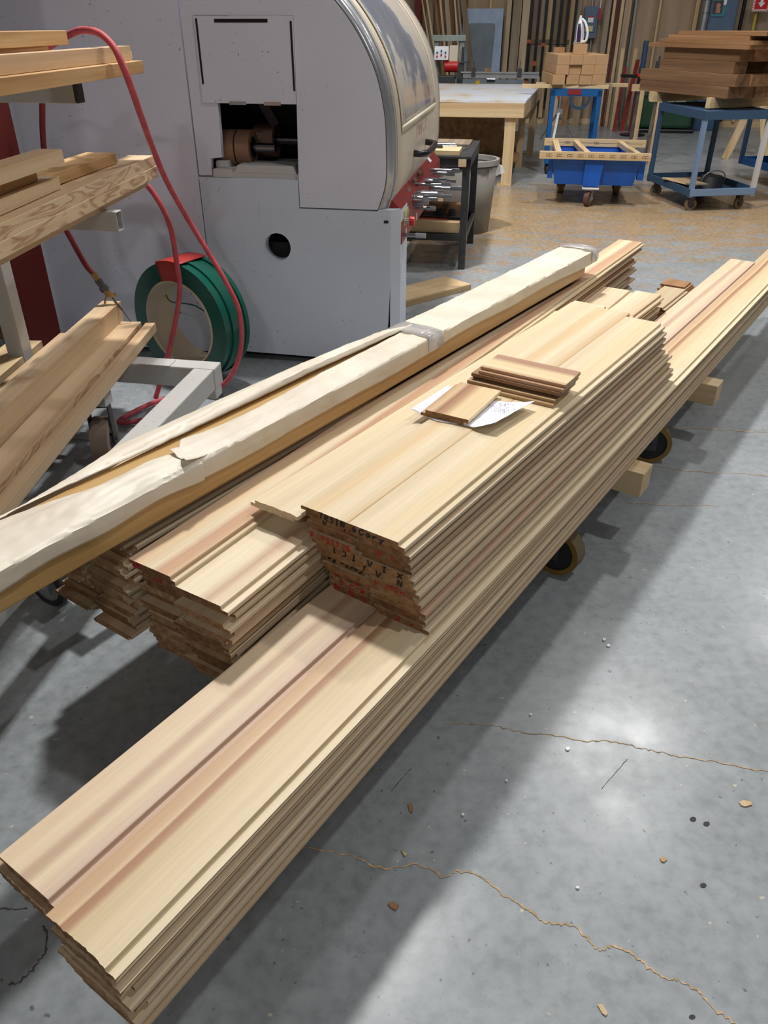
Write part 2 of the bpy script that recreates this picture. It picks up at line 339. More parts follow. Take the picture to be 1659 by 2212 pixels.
def plate(name, outline, holes, y0, y1, mat, parent=None, loc=(0, 0, 0), rz=0):
    """flat plate with holes in the (X,Z) plane, thickness y0..y1"""
    cu = bpy.data.curves.new(name, 'CURVE'); cu.dimensions = '2D'; cu.fill_mode = 'BOTH'; cu.extrude = abs(y1-y0)/2
    for pl in [outline]+holes:
        sp = cu.splines.new('POLY'); sp.points.add(len(pl)-1); sp.use_cyclic_u = True
        for p, q in zip(sp.points, pl): p.co = (q[0], q[1], 0, 1)
    tmp = bpy.data.objects.new('tmp', cu); C.objects.link(tmp)
    bpy.context.view_layer.update()
    me = bpy.data.meshes.new_from_object(tmp.evaluated_get(bpy.context.evaluated_depsgraph_get()))
    bpy.data.objects.remove(tmp)
    me.transform(Matrix.Translation((0, (y0+y1)/2, 0)) @ Matrix.Rotation(R(90), 4, 'X'))
    me.materials.clear(); me.materials.append(mat); me.name = name
    o = bpy.data.objects.new(name, me); C.objects.link(o); o.location = loc; o.rotation_euler = (0, 0, rz)
    if parent: o.parent = parent
    return o
def smooth_path(pts, n=8):
    pts = [Vector(p) for p in pts]; out = []
    for i in range(len(pts)-1):
        p0 = pts[max(i-1, 0)]; p1 = pts[i]; p2 = pts[i+1]; p3 = pts[min(i+2, len(pts)-1)]
        for k in range(n):
            u = k/n
            out.append(.5*((2*p1)+(-p0+p2)*u+(2*p0-5*p1+4*p2-p3)*u*u+(-p0+3*p1-3*p2+p3)*u**3))
    return out+[pts[-1]]
# ---------------------------------------------------------------- handwriting
GL = {'C': [[(.9, .85), (.5, 1), (.1, .7), (.05, .35), (.3, 0), (.9, .15)]], 'a': [[(.8, .55), (.4, .65), (.1, .35), (.3, 0), (.7, .15), (.8, .6), (.9, 0)]],
 'r': [[(.1, .6), (.2, 0)], [(.15, .3), (.45, .6), (.8, .5)]], 'l': [[(.4, 1), (.45, 0)]], 'y': [[(.1, .6), (.45, .12)], [(.85, .65), (.2, -.45)]],
 'A': [[(0, 0), (.45, 1), (.9, 0)], [(.2, .4), (.75, .4)]], 'V': [[(0, 1), (.4, 0), (.9, 1)]], 'I': [[(.4, 1), (.4, 0)], [(.1, 1), (.7, 1)], [(.1, 0), (.7, 0)]],
 '9': [[(.8, .7), (.5, 1), (.2, .7), (.5, .5), (.8, .75), (.6, 0)]], '-': [[(.1, .5), (.8, .5)]], 'K': [[(.1, 1), (.1, 0)], [(.8, 1), (.1, .45), (.9, 0)]],
 'N': [[(.1, 0), (.1, 1), (.8, 0), (.8, 1)]], 'S': [[(.85, .9), (.4, 1), (.15, .75), (.7, .4), (.6, .05), (.1, .1)]], 'T': [[(.45, 1), (.45, 0)], [(0, 1), (.9, 1)]],
 'R': [[(.1, 0), (.1, 1), (.7, .9), (.65, .5), (.1, .45), (.85, 0)]], '1': [[(.2, .8), (.5, 1), (.5, 0)]], '5': [[(.85, 1), (.2, 1), (.2, .55), (.7, .5), (.7, .1), (.1, 0)]],
 'G': [[(.85, .85), (.4, 1), (.1, .5), (.4, 0), (.85, .2), (.85, .5), (.5, .5)]], 'M': [[(0, 0), (.15, 1), (.45, .3), (.8, 1), (.95, 0)]], 'F': [[(.1, 0), (.1, 1), (.85, 1)], [(.1, .5), (.7, .5)]],
 '2': [[(.1, .8), (.5, 1), (.8, .7), (.1, 0), (.9, 0)]], 'X': [[(0, 0), (.9, 1)], [(0, 1), (.9, 0)]], '0': [[(.5, 1), (.1, .6), (.2, .1), (.6, 0), (.85, .5), (.5, 1)]],
 '3': [[(.1, .9), (.6, 1), (.7, .7), (.3, .5), (.8, .3), (.5, 0), (.1, .1)]], '8': [[(.5, .5), (.2, .8), (.5, 1), (.8, .8), (.2, .2), (.5, 0), (.8, .25), (.5, .5)]],
 'n': [[(.1, .6), (.15, 0)], [(.12, .4), (.5, .6), (.75, .4), (.8, 0)]], 'b': [[(.15, 1), (.15, 0), (.6, .1), (.6, .5), (.15, .45)]], ' ': [],
 'L': [[(.1, 1), (.1, 0), (.8, 0)]], 'D': [[(.1, 0), (.1, 1), (.7, .8), (.75, .3), (.1, 0)]], '.': [[(.3, .3), (.45, .45)]], 'O': [[(.5, 1), (.05, .6), (.2, .05), (.7, .05), (.95, .6), (.5, 1)]]}
def ink(text, x0, z0, h, mat, parent, adv=.75, wd=.0016, flip=False, plane='XZ', off=-.0006, name='handwriting', rot=0, jitter=.06, slant=.12):
    """handwritten strokes as thin ribbons just proud of the face"""
    mb = MB(); rnd = random.Random(text+str(x0)); wd = wd*(1.8 if plane == 'XZ' else 1)
    def put(p):
        u, v = p
        if plane == 'XZ': return (u, off, v)
        return (u, v, off)
    width = len(text)*adv*h
    for i, ch in enumerate(text):
        for st in GL.get(ch, []):
            pts = []
            for (px, pz) in st:
                u = (i*adv+px*max(.62, adv*.72)+pz*slant+rnd.uniform(-jitter, jitter)*.5)*h; v = (pz+rnd.uniform(-jitter, jitter))*h
                if flip: u, v = width-u, h-v
                cu, su = math.cos(rot), math.sin(rot)
                pts.append(Vector((x0+u*cu-v*su, z0+u*su+v*cu)))
            if len(pts) > 2: pts = [Vector((p.x, p.y)) for p in smooth_path([Vector((p.x, p.y, 0)) for p in pts], 4)]
            L = []
            for k, p in enumerate(pts):
                d = pts[min(k+1, len(pts)-1)]-pts[max(k-1, 0)]
                nrm = Vector((-d.y, d.x)); nrm = nrm.normalized()*wd/2 if nrm.length > 0 else Vector((0, 0))
                L.append((p+nrm, p-nrm))
            vs = [put(q) for pr in L for q in pr]
            mb.add(vs, [(2*k, 2*k+2, 2*k+3, 2*k+1) for k in range(len(L)-1)])
    return mb.build(name, mat, parent)
# ================================================================ SETTING
fl = MB().box(-9, -6, -.1, 12, 19, 0).build('floor', concrete); fl['kind'] = 'structure'
def crack(pts, wd, mat, jit=.006, n=7):
    rn = random.Random(len(pts)*17+int(wd*1e5)); P = smooth_path([Vector((x, y, 0)) for x, y in pts], n); mb = MB(); L = []
    for k, p in enumerate(P):
        d = (P[min(k+1, len(P)-1)]-P[max(k-1, 0)]).normalized(); nr = Vector((-d.y, d.x, 0)); q = p+nr*rn.uniform(-jit, jit); ww = wd*rn.uniform(.25, 1.3)/2
        L += [q+nr*ww+Vector((0, 0, .0012)), q-nr*ww+Vector((0, 0, .0012))]
    mb.add(L, [(2*k, 2*k+2, 2*k+3, 2*k+1) for k in range(len(P)-1)])
    return mb.build('floor_crack', mat, fl)
crack([(-0.280, 1.084), (-0.143, 1.058), (-0.071, 1.044), (0.001, 1.015), (0.071, 1.024), (0.129, 0.995), (0.160, 1.009), (0.218, 0.989), (0.253, 0.953), (0.297, 0.923), (0.321, 0.898), (0.349, 0.894), (0.389, 0.884), (0.414, 0.851), (0.431, 0.842), (0.459, 0.847), (0.491, 0.829), (0.512, 0.807), (0.541, 0.785), (0.567, 0.782), (0.595, 0.760), (0.611, 0.731), (0.638, 0.711), (0.674, 0.677)], 0.0045, crackm, 0.0035)
crack([(0.158, 1.428), (0.278, 1.420), (0.348, 1.400), (0.440, 1.385), (0.508, 1.369), (0.590, 1.365), (0.644, 1.347), (0.698, 1.332), (0.772, 1.311), (0.837, 1.299), (0.939, 1.271), (1.000, 1.254)], 0.003, crackm, 0.004)
crack([(1.240, 3.192), (1.482, 3.163), (1.797, 3.121)], 0.006, crackm, 0.004)
crack([(0.998, 2.830), (1.128, 2.818), (1.233, 2.786), (1.626, 2.733)], 0.004, crackm, 0.006)
crack([(0.817, 2.546), (1.004, 2.519), (1.248, 2.512)], 0.003, crackm, 0.006)
crack([(-0.690, 0.889), (-0.669, 0.851), (-0.673, 0.820), (-0.688, 0.789), (-0.713, 0.772)], 0.004, crackd, 0.004)
crack([(-0.829, 0.918), (-0.783, 0.923), (-0.737, 0.926)], 0.003, crackd, 0.003)
crack([(0.017, 1.214), (0.045, 1.254), (0.067, 1.282)], 0.002, crackd, 0.0)
crack([(0.605, 1.311), (0.551, 1.254), (0.520, 1.221)], 0.001, crackd, 0.001)
ST = 0
wb = MB().box(-7, 12.25, 0, 7, 12.5, 6.3).build('wall_back', plywood_z, None, MW(0, 0), -B); wb['kind'] = 'structure'
def struct(o): o['kind'] = 'structure'; return o
struct(MB().box(-7, 12.19, 0, 7, 12.25, .09).build('baseboard_back', pine_x, None, MW(0, 0), -B))
for i, (a, wd, m) in enumerate([(-.705, .04, pine), (-.28, .04, pine), (.02, .04, pine), (2.13, .035, greengrey), (2.52, .035, pine), (3.12, .06, pine), (1.12, .04, pine), (-1.1, .04, pine), (4.06, .045, pine)]):
    struct(MB().box(a-wd/2, 12.12, .09, a+wd/2, 12.25, 6.3).build('trim_%d' % (i+1), pine_z if m is pine else m, None, MW(0, 0), -B))
struct(MB().box(.2, 12.13, 1.24, 1.2, 12.19, 1.31).build('trim_11', greywood, None, MW(0, 0), -B))
# ================================================================ THE LUMBER CART AND ITS STACKS
T = .019
cart = thing('lumber_cart', 'low wheeled lumber cart with square timber bolsters carrying the cedar stacks', 'cart', LW(1.0, -1.2), -A)
CO = Vector((-1.2, 1.0))   # local = (t - tc, s - sc)
for s, tr in ((1.35, -.70), (2.39, -.572), (3.29, -.57)):
    MB().box(-1.62-CO.x, s-.045-CO.y, .19, tr-CO.x, s+.045-CO.y, .28).build('bolster', pine_x, cart, bevel=.003)
for tt in (-1.5, -.82):
    MB().box(tt-.04-CO.x, 1.3-CO.y, .19-.05, tt+.04-CO.x, 4.0-CO.y, .19).build('frame_rail', blackiron, cart)
def caster(parent, x, y, r, wd, ang, top, mw, mh, mf, inner=.72, rimm=None, zr=None):
    """swivel caster: wheel (tyre + hub) and fork under the parent"""
    ax = Vector((math.cos(ang), math.sin(ang), 0)); c = Vector((x, y, r))
    wl = MB().ring(c-ax*wd/2, c+ax*wd/2, r, r*inner, 40, 0, 1, 2).build('wheel', [mw, mh, rimm or mw], parent)
    MB().cyl(c-ax*wd*.38, c+ax*wd*.38, r*inner*1.0, None, 32).cyl(c-ax*wd*.55, c+ax*wd*.55, r*.22, None, 20).build('hub', mh, wl)
    fk = MB()
    for sgn in (-1, 1):
        q = c+ax*(wd/2+.008)*sgn
        fk.bar(q-Vector((0, 0, r*.25)), q+Vector((0, 0, top-r-.012)), .045, .006, ax)
    fk.bar(c+Vector((0, 0, top-r-.012))-ax*(wd/2+.012), c+Vector((0, 0, top-r-.012))+ax*(wd/2+.012), .07, .01)
    fk.cyl(c-ax*(wd/2+.016), c+ax*(wd/2+.016), .008, None, 12)
    fk.build('fork', mf, parent)
caster(cart, -.728-CO.x, 2.055-CO.y, .085, .055, R(-128)+A, .186, tancaster, dark, darkgrey, .78, amberwheel)
caster(cart, -.735-CO.x, 2.99-CO.y, .085, .055, R(-100)+A, .186, amberwheel, dark, darkgrey, .78)
caster(cart, -1.955-CO.x, 1.0-CO.y, .07, .045, R(-115)+A, .186, rubber, galv, galv, .7)
MB().box(-2.0-CO.x, .97-CO.y, .186, -1.72-CO.x, 1.03-CO.y, .20).box(-1.76-CO.x, 1.0-CO.y, .186, -1.72-CO.x, 1.4-CO.y, .20).box(-1.76-CO.x, 1.34-CO.y, .186, -1.45-CO.x, 1.40-CO.y, .20).build('outrigger', blackiron, cart)
ORD = ['topmost', 'second from top', 'third from top', 'fourth from top', 'fifth from top', 'sixth from top', 'seventh from top', 'eighth from top', 'ninth from top', 'tenth from top', 'eleventh from top',
       'twelfth from top', 'thirteenth from top', 'fourteenth from top', 'fifteenth from top', 'sixteenth from top', 'seventeenth from top']
def board(s0, s1, t0, z0, label, group, face=.132, lip=.016, kind='R', rot=0, thick=T-.0006, mat=None, rough_end=False, end=None):
    h = thick/2; W = face+lip; e = .0012
    P = [(0, thick-e), (e, thick), (face-e, thick), (face, thick-e), (face, h), (W-e, h), (W, h-e), (W, 0), (lip, 0), (lip, h), (0, h)]
    if kind == 'L': P = [(W-x, z) for x, z in P][::-1]
    mb = MB(); L = s1-s0
    if rough_end:
        rn = random.Random(int(s0*1e4+t0*1e4)); n = len(P)
        # slightly torn near end, built as vertical strips
        xs = sorted(set([0, lip, face, W]+[W*i/26 for i in range(27)])); js = [rn.uniform(-.001, .001)+.0022*noise.noise(Vector((x*40, s0*9, t0*7))) for x in xs]
        def zr(x, x2):
            m = (x+x2)/2
            if kind == 'L': m = W-m
            return (h if m < lip else 0), (thick if m < face else h)
        for q in range(len(xs)-1):
            x, x2 = xs[q], xs[q+1]
            if x2-x < 1e-6: continue
            lo, hi = zr(x, x2); ja, jb = js[q], js[q+1]
            vs = [(x, ja, lo), (x2, jb, lo), (x2, L, lo), (x, L, lo), (x, ja, hi), (x2, jb, hi), (x2, L, hi), (x, L, hi)]
            mb.add(vs, [(0, 3, 2, 1), (4, 5, 6, 7)], 0); mb.add(vs, [(0, 1, 5, 4), (2, 3, 7, 6)], 1)
            if q == 0 or zr(xs[q-1], x)[1] != hi or zr(xs[q-1], x)[0] != lo: mb.add(vs, [(3, 0, 4, 7)], 0)
            if q == len(xs)-2 or zr(x2, xs[q+2])[1] != hi or zr(x2, xs[q+2])[0] != lo: mb.add(vs, [(1, 2, 6, 5)], 0)
    else: mb.prism(P, 0, L, 0, 1)
    o = mb.build('cedar_board', [mat or cedar, end or cedar_end], None, LW(s0, t0, z0), -A+rot)
    tag(o, label, 'board', group); return o
rn = random.Random(11)
Z0 = .2805
# --- long front stack: left and right columns, 8 layers each
gr = 'long cedar shiplap boards in the foremost stack'
for i in range(8):
    k = 7-i; z = Z0+i*T
    s0 = {0: .272, 1: .262, 2: .30}.get(k, .78+rn.uniform(0, .06))
    board(s0, 4.765-rn.uniform(0, .05)*(k > 0), -.934+(0 if k == 0 else rn.uniform(-.008, .006)), z,
          '%s long pinkish cedar board in left column of the foremost low stack' % ORD[k], gr, .13, .017, rough_end=k in (1, 2), mat=m_longL if k == 0 else None)
for i in range(8):
    k = 7-i; z = Z0+i*T
    s0 = .256+(0 if k == 0 else rn.uniform(-.012, .02))+(.012 if k > 4 else 0)
    board(s0, 5.25+rn.uniform(-.1, .1), -.786+(0, .013, .012, .016, .014, .010, .014, .018)[k]+(0 if k == 0 else rn.uniform(-.003, .003))-(.03 if k in (2, 5, 6) else 0), z,
          '%s long cedar board in right column of the foremost low stack' % ORD[k], gr, .135+(.03 if k in (2, 5, 6) else 0), .019, rot=R(.4) if k else 0, rough_end=k in (0, 1, 4, 6), mat=m_longR if k == 0 else None)
# --- raised middle stack, three columns on the long boards
gr = 'short cedar boards of the raised middle stack'
ZT = Z0+8*T
mid = {}
for col, (tt, nm, kind) in enumerate([(-.993, 'middle', 'R'), (-.862, 'right', 'R')]):
    for i in range(11):
        k = 10-i; z = ZT+i*T
        sh = .0066*k+(0 if k == 0 else rn.uniform(-.005, .005))
        s0 = 1.108+(0 if k == 0 else rn.uniform(-.004, .012))
        s1 = (2.845 if col == 0 else 2.80)+(0 if k == 0 else rn.uniform(-.03, .02))
        mid[(col, k)] = board(s0, s1, tt+sh, z, '%s cedar board in the %s column of the raised stack in the centre' % (ORD[k], nm), gr, .1305, .016, kind if k != 6 else 'L', mat=(m_topB, m_topC)[col] if k == 0 else None)
# --- left stack, slightly turned
LS = R(3.0)
gr = 'cedar boards of the stack between amber beam and raised stack'
left = {}
def lsb(s0, s1, t_at, z, label, **kw):
    o = board(s0, s1, t_at-.052*(s0-.8), z, label, gr, rot=LS, **kw); return o
for i in range(15):
    k = 14-i; z = Z0+i*T
    low = i < 2
    s0 = .805 if k == 0 else .80+rn.uniform(-.004, .025)+(.035 if low else 0)
    s1 = 2.92+rn.uniform(-.02, .04) if k < 3 else 3.56+rn.uniform(-.02, .04)
    left[('r', k)] = lsb(s0, s1, -1.095+(0 if k == 0 else rn.uniform(-.012, .01)), z, '%s cedar board in right column of the stack beside the amber beam' % ORD[k], face=.136, lip=.018, kind='R' if rn.random() < .8 or k == 0 else 'L', mat=m_leftR if k == 0 else None)
for i in range(16):
    k = 15-i; z = Z0+i*T
    low = i < 2
    s0 = .80 if k == 0 else .805+rn.uniform(-.004, .025)+(.04 if low else 0)
    s1 = 4.2 if k == 0 else 4.1+rn.uniform(-.14, .12)
    left[('l', k)] = lsb(s0, s1, -1.217+(0 if k == 0 else rn.uniform(-.012, .008)), z, '%s cedar board in left column of the stack beside the amber beam' % ORD[k], face=.122, lip=.012, kind='R' if rn.random() < .7 or k == 0 else 'L', mat=m_leftL if k == 0 else None)
# column A of the raised stack sits on the left stack
gr = 'cedar boards overhanging the left of the raised stack'
zA = Z0+15*T
avi = None
for i in range(3):
    k = 2-i
    o = board([1.2, 1.19, 1.088][i], [2.9, 2.91, 2.935][i], [-1.118, -1.11, -1.128][i], zA+i*T, '%s cedar board overhanging at the left side of the raised centre stack' % ORD[k], gr, .128, .014, 'L' if k == 0 else 'R', rough_end=(k == 0), mat=m_topA if k == 0 else None, end=cedar if k == 0 else None)
    if i == 1: avi = o
# --- leftmost stack under the beam
gr = 'cedar boards of the stack below the wrapped beam'
for col, (tt, nm) in enumerate([(-1.405, 'right'), (-1.56, 'left')]):
    for i in range(17):
        k = 16-i; z = Z0+i*T
        board(.83+(0 if k == 0 else rn.uniform(-.01, .03)), 3.2+rn.uniform(0, .2), tt-.0035*k+rn.uniform(-.01, .008)*(k > 0), z,
              '%s cedar board in %s column of the stack under the paper-wrapped beam' % (ORD[k], nm), gr, .13, .014, 'R' if rn.random() < .6 else 'L')
# --- short group behind the raised stack
gr = 'short cedar boards behind the raised stack'
for i in range(12):
    k = 11-i; z = Z0+i*T
    board(2.98+rn.uniform(0, .03), 3.585+rn.uniform(-.03, .03) if k else 3.6, -1.083+rn.uniform(-.008, .006)*(k > 0), z, '%s short cedar board in the pile just behind the raised stack' % ORD[k], gr, .118, .016)
for i in range(8):
    k = 7-i; z = Z0+i*T
    board(3.66, 4.0+rn.uniform(-.02, .03), -1.075+rn.uniform(-.005, .005), z, '%s pale offcut board in the far pile beside the long pinkish board' % ORD[k], gr, .108, .014)
tag(board(4.05, 4.17, -1.10, Z0+7*T, '', '', .12, .01, mat=brownwood), 'reddish brown offcut board at the far end behind the pale offcuts', 'board')
board(4.03, 4.18, -1.105, Z0+6*T, 'lower brown offcut board supporting the reddish offcut at far end', None, .14, .01, mat=brownwood).pop('group', None)
# --- inscriptions on the board ends
ink('bCary', .012, .002, .0135, ink_blue, mid[(1, 0)], 1.3, .0022)
ink('TRSIN', .052, .003, .014, ink_black, mid[(0, 0)], 1.05, .0024)
ink('V  1', .05, .003, .014, ink_black, mid[(0, 1)], 1.3, .0024)
ink('F 1511 G', .012, .003, .014, ink_red, mid[(0, 3)], 1.0, .0022)
ink('T C 1 7', .03, .003, .014, ink_black, mid[(0, 4)], .95, .0022, True)
ink('Carly Kn', .02, .003, .014, ink_black, mid[(0, 6)], .9, .0024, True)
ink('G 1 b', .03, .003, .015, ink_red, mid[(0, 8)], 1.0, .0022)
ink('S C R', .03, .003, .014, ink_red, mid[(0, 9)], 1.1, .0022)
ink('N N L', .014, .003, .014, ink_red, mid[(0, 10)], 1.45, .0026)
ink('V I X', .025, .003, .014, ink_black, mid[(1, 4)], 1.4, .0022)
ink('b M5n', .03, .003, .013, ink_red, mid[(1, 6)], 1.3, .0018)
ink('T V  N', .005, .003, .015, ink_black, mid[(1, 5)], 1.25, .0022)
ink('N 1', .06, .003, .012, ink_red, mid[(1, 2)], 1.4, .002)
ink('2 r', .06, .003, .012, ink_red, mid[(1, 10)], 1.6, .002)
ink('AVI-9', .03, .002, .016, ink_black, avi, 1.15, .0024)
ink('KM', .012, .003, .014, ink_red, left[('l', 0)], .7, .003)
ink('LA', .05, .003, .014, ink_red, left[('l', 2)], .9, .003)
# --- offcut blocks and sample on top of the raised stack
ZR = ZT+11*T
def cutblock(s, t, z, lt, ws, label, grp='short cedar offcuts stacked on the raised stack', rot=0, kind='R', matx=None):
    """short offcut: grain runs along t"""
    h = .0185/2; lip = .012; P = [(0, .0185), (ws, .0185), (ws, h), (ws+lip, h), (ws+lip, 0), (lip, 0), (lip, h), (0, h)]
    if kind == 'L': P = [(ws+lip-x, zz) for x, zz in P][::-1]
    o = MB().prism(P, 0, lt, 0, 1).build('cedar_offcut', [matx or blockend, blockend], None, LW(s, t, z), -A-R(90)+rot)
    return tag(o, label, 'wood offcut', grp)
cutblock(2.02, -1.025, ZR, .275, .115, 'lowest of the stacked cedar offcuts on the raised stack', kind='R', rot=R(2))
cutblock(2.045, -1.02, ZR+.0187, .275, .115, 'middle of the stacked cedar offcuts on the raised stack', rot=R(2), kind='L')
cutblock(2.055, -1.0, ZR+.0374, .262, .118, 'topmost of the stacked cedar offcuts with pale stripe', rot=R(2), matx=m_block)
pz = ZR
# paper note
def note():
    mb = MB(); nu, nv = 26, 20; P = []
    for i in range(nu+1):
        row = []
        for j in range(nv+1):
            u = i/nu; v = j/nv      # u along t (left..right), v along s (near..far)
            t_ = -1.05+.245*u+.02*v*u; s_ = 1.645+.20*v+.02*u+.006*math.sin(u*13)*(1-v)
            lift = .002+.03*max(0, (u-.62)/.38)**1.6*(1-.2*v)+.014*max(0, (.12-u)/.12)+.003*noise.noise(Vector((u*6, v*5, 3)))*(1 if u > .55 else .2)
            if j == 0: s_ += .004*noise.noise(Vector((u*40, 0, 1)))
            row.append((t_-CT.x, s_-CT.y, max(lift, .0012)))
        P.append(row)
    mb.grid(P); return mb
CT = Vector((-.93, 1.75))
nt = note().build('paper_note', white, None, LW(CT.y, CT.x, ZR), -A, solid=.0004)
tag(nt, 'creased white paper note with pencil list under the sample board', 'paper')
def noteink(txt, t, s, h, rot=0, wd=.0013, zo=.006):
    return ink(txt, t-CT.x, s-CT.y, h, ink_grey, nt, .8, wd, plane='XY', off=zo, name='pencil_writing', rot=rot)
for k, (txt, t_, s_, zo) in enumerate([('X8-12', -.895, 1.80, .006), ('2-3', -.872, 1.82, .009), ('100-02', -.875, 1.775, .011), ('8-9', -.848, 1.80, .017), ('500-12', -.848, 1.745, .020), ('M0-01', -.83, 1.755, .025)]):
    noteink(txt, t_, s_, .014, R(38), .0011, zo)
cpts = [(-.905+.016*math.cos(x)-CT.x, 1.70+.016*math.sin(x)-CT.y, .007) for x in [i*math.pi/12 for i in range(25)]]
MB().tube(cpts, .0006, 6).build('pencil_circle', ink_grey, nt)
noteink('Lorn', -.917, 1.695, .009, R(30), .0009, .0065)
o = board(1.652, 1.875, -1.022, ZR+.0022, 'single cedar sample board with brown stripe lying on paper note', None, .128, .014, 'L', rot=R(5), mat=m_samp)
o.pop('group', None); o['category'] = 'wood sample'
# --- wrapped amber beam
ZB = Z0+17*T+.001
BT0, BT1 = -1.395, -1.247
beam = thing('wrapped_beam', 'long amber stained beam in torn off-white wrapping paper atop the leftmost stack', 'beam', LW(1.5, -1.32, ZB), -A)
bl = lambda s, t, z: (t+1.32, s-1.5, z-ZB)
b0 = bl(.12, BT0, ZB); b1 = bl(3.36, BT1, ZB+.092)
MB().box(b0[0], b0[1], 0, b1[0], b1[1], .088).build('timber', amber, beam, bevel=.004)
def nz(s, t, k=1.0):
    n = noise.noise; V = Vector
    long_ = .0038*(1-abs(n(V((s*2.6-t*10, t*26+s*1.5, 2.0))))*2)
    cr_ = .0030*(.5-abs(n(V((s*13+t*22, t*34-s*5, 5.0)))))*2*max(0, n(V((s*4, t*9, 8)))+.25)
    return long_*.8+cr_+.0012*n(V((s*30, t*70, 7)))
def sheet(name, srange, prof, ns, nt_, mat=paper):
    P = []
    for i in range(ns+1):
        s = srange[0]+(srange[1]-srange[0])*i/ns
        path = [Vector(p) for p in prof(s)]
        # resample by arc length
        L = [0]
        for a, b in zip(path, path[1:]): L.append(L[-1]+(b-a).length)
        row = []
        for j in range(nt_+1):
            d = L[-1]*j/nt_; k = 0
            while k < len(path)-2 and L[k+1] < d: k += 1
            f = (d-L[k])/max(1e-6, L[k+1]-L[k]); q = path[k].lerp(path[k+1], min(f, 1))
            a = nz(s, q.x+q.z)
            sj = q.y if len(q) > 2 else s
            row.append(bl(s, q.x+(a*.8 if q.x > BT1-.004 else (-a*.8 if q.x < BT0+.004 else 0)), q.z+(a if BT0 <= q.x <= BT1 else 0)))
        P.append(row)
    return MB().grid(P).build(name, mat, beam, solid=.0006)
TOP = ZB+.0905
def lerp_tab(tab, s):
    if s <= tab[0][0]: return tab[0][1]
    for (a, x), (b, y) in zip(tab, tab[1:]):
        if s <= b: return x+(y-x)*(s-a)/(b-a)
    return tab[-1][1]
def front_drop(s): return ZB+.05+.006*math.sin(s*3.1)+.004*math.sin(s*9)
def main_prof(s):
    back = lerp_tab([(1.0, -1.262), (1.04, -1.30), (1.09, -1.345), (1.35, -1.333), (1.7, -1.345), (2.08, -1.35), (2.14, BT0-.003)], s)
    p = []
    if s >= 2.14: p.append((BT0-.004, 0, ZB+.05))
    up = .012*math.exp(-((s-1.05)/.12)**2)
    p += [(back, 0, TOP+.002+up), ((back+BT1)/2, 0, TOP+.004+.006*math.sin(min(1, max(0, (2.2-s)))*3)+up*.5), (BT1+.003, 0, TOP+.001), (BT1+.006, 0, front_drop(s))]
    return p
sheet('paper_wrap', (1.03, 3.47), main_prof, 380, 34)
def near_prof(s):
    back = lerp_tab([(.1, -1.40), (.64, -1.392), (.72, -1.375), (.85, -1.345), (.97, -1.322), (1.02, -1.312), (1.06, -1.28)], s)
    front = BT1+.005
    lowz = front_drop(s)+.004*math.sin(s*22)
    hump = .012+.006*math.sin(s*9)
    return [(back, 0, TOP+.002+.012*math.exp(-((s-1.0)/.1)**2)), ((back*2+front)/3, 0, TOP+hump), ((back+front*2)/3, 0, TOP+hump*.7), (front+.002, 0, TOP), (front+.004, 0, lowz)]
sheet('paper_wrap', (.12, 1.055), near_prof, 200, 34)
def flap_prof(s):
    inner = lerp_tab([(.62, -1.396), (.8, -1.392), (1.06, -1.376), (1.3, -1.370), (1.7, -1.362), (2.12, -1.348)], s)
    outer = lerp_tab([(.62, -1.40), (.85, -1.43), (1.0, -1.455), (1.25, -1.44), (1.6, -1.432), (1.85, -1.425), (2.12, -1.397)], s)
    h = .016*math.sin(max(0, min(1, (s-.6)/1.5))*math.pi)
    roll = lerp_tab([(.62, 0), (1.2, .004), (1.5, .014), (2.0, .010), (2.12, 0)], s)
    return [(inner, 0, TOP+.004+roll*.2), (inner-.006, 0, TOP+.006+roll), (inner*.5+outer*.5, 0, TOP+h+roll), (outer+.006, 0, TOP+h*.8+.002), (outer, 0, TOP+h*.6-.012), (outer+.004, 0, TOP-.035)]
sheet('paper_flap', (.62, 2.13), flap_prof, 220, 26)
# torn curl at the gap
P = []
for i in range(13):
    u = i/12; row = []
    for j in range(9):
        v = j/8; s = 1.03+.07*u; t = -1.335+.085*v
        row.append(bl(s-.02*v*(1-u)+.008*noise.noise(Vector((v*9, 0, 1)))*(1-u), t+.012*(1-u), TOP+.005+.022*(1-u)**1.5*(.35+.65*abs(math.sin(v*4.5+.5)))))
    P.append(row)
MB().grid(P).build('paper_curl', paper, beam, solid=.0006)
def band(s0, s1, name, mat, e=.003):
    p = [(BT0-.006, ZB+.05), (BT0-.006, TOP+.008), (BT0+.05, TOP+.011), (BT1-.04, TOP+.012), (BT1+.008, TOP+.007), (BT1+.0105, ZB+.05)]
    return MB().grid([[bl(s0, a, z) for a, z in p], [bl(s1, a, z) for a, z in p]]).build(name, mat, beam, solid=.0004)
band(2.04, 2.13, 'tape_band', tape); band(3.40, 3.475, 'tape_band', tape)
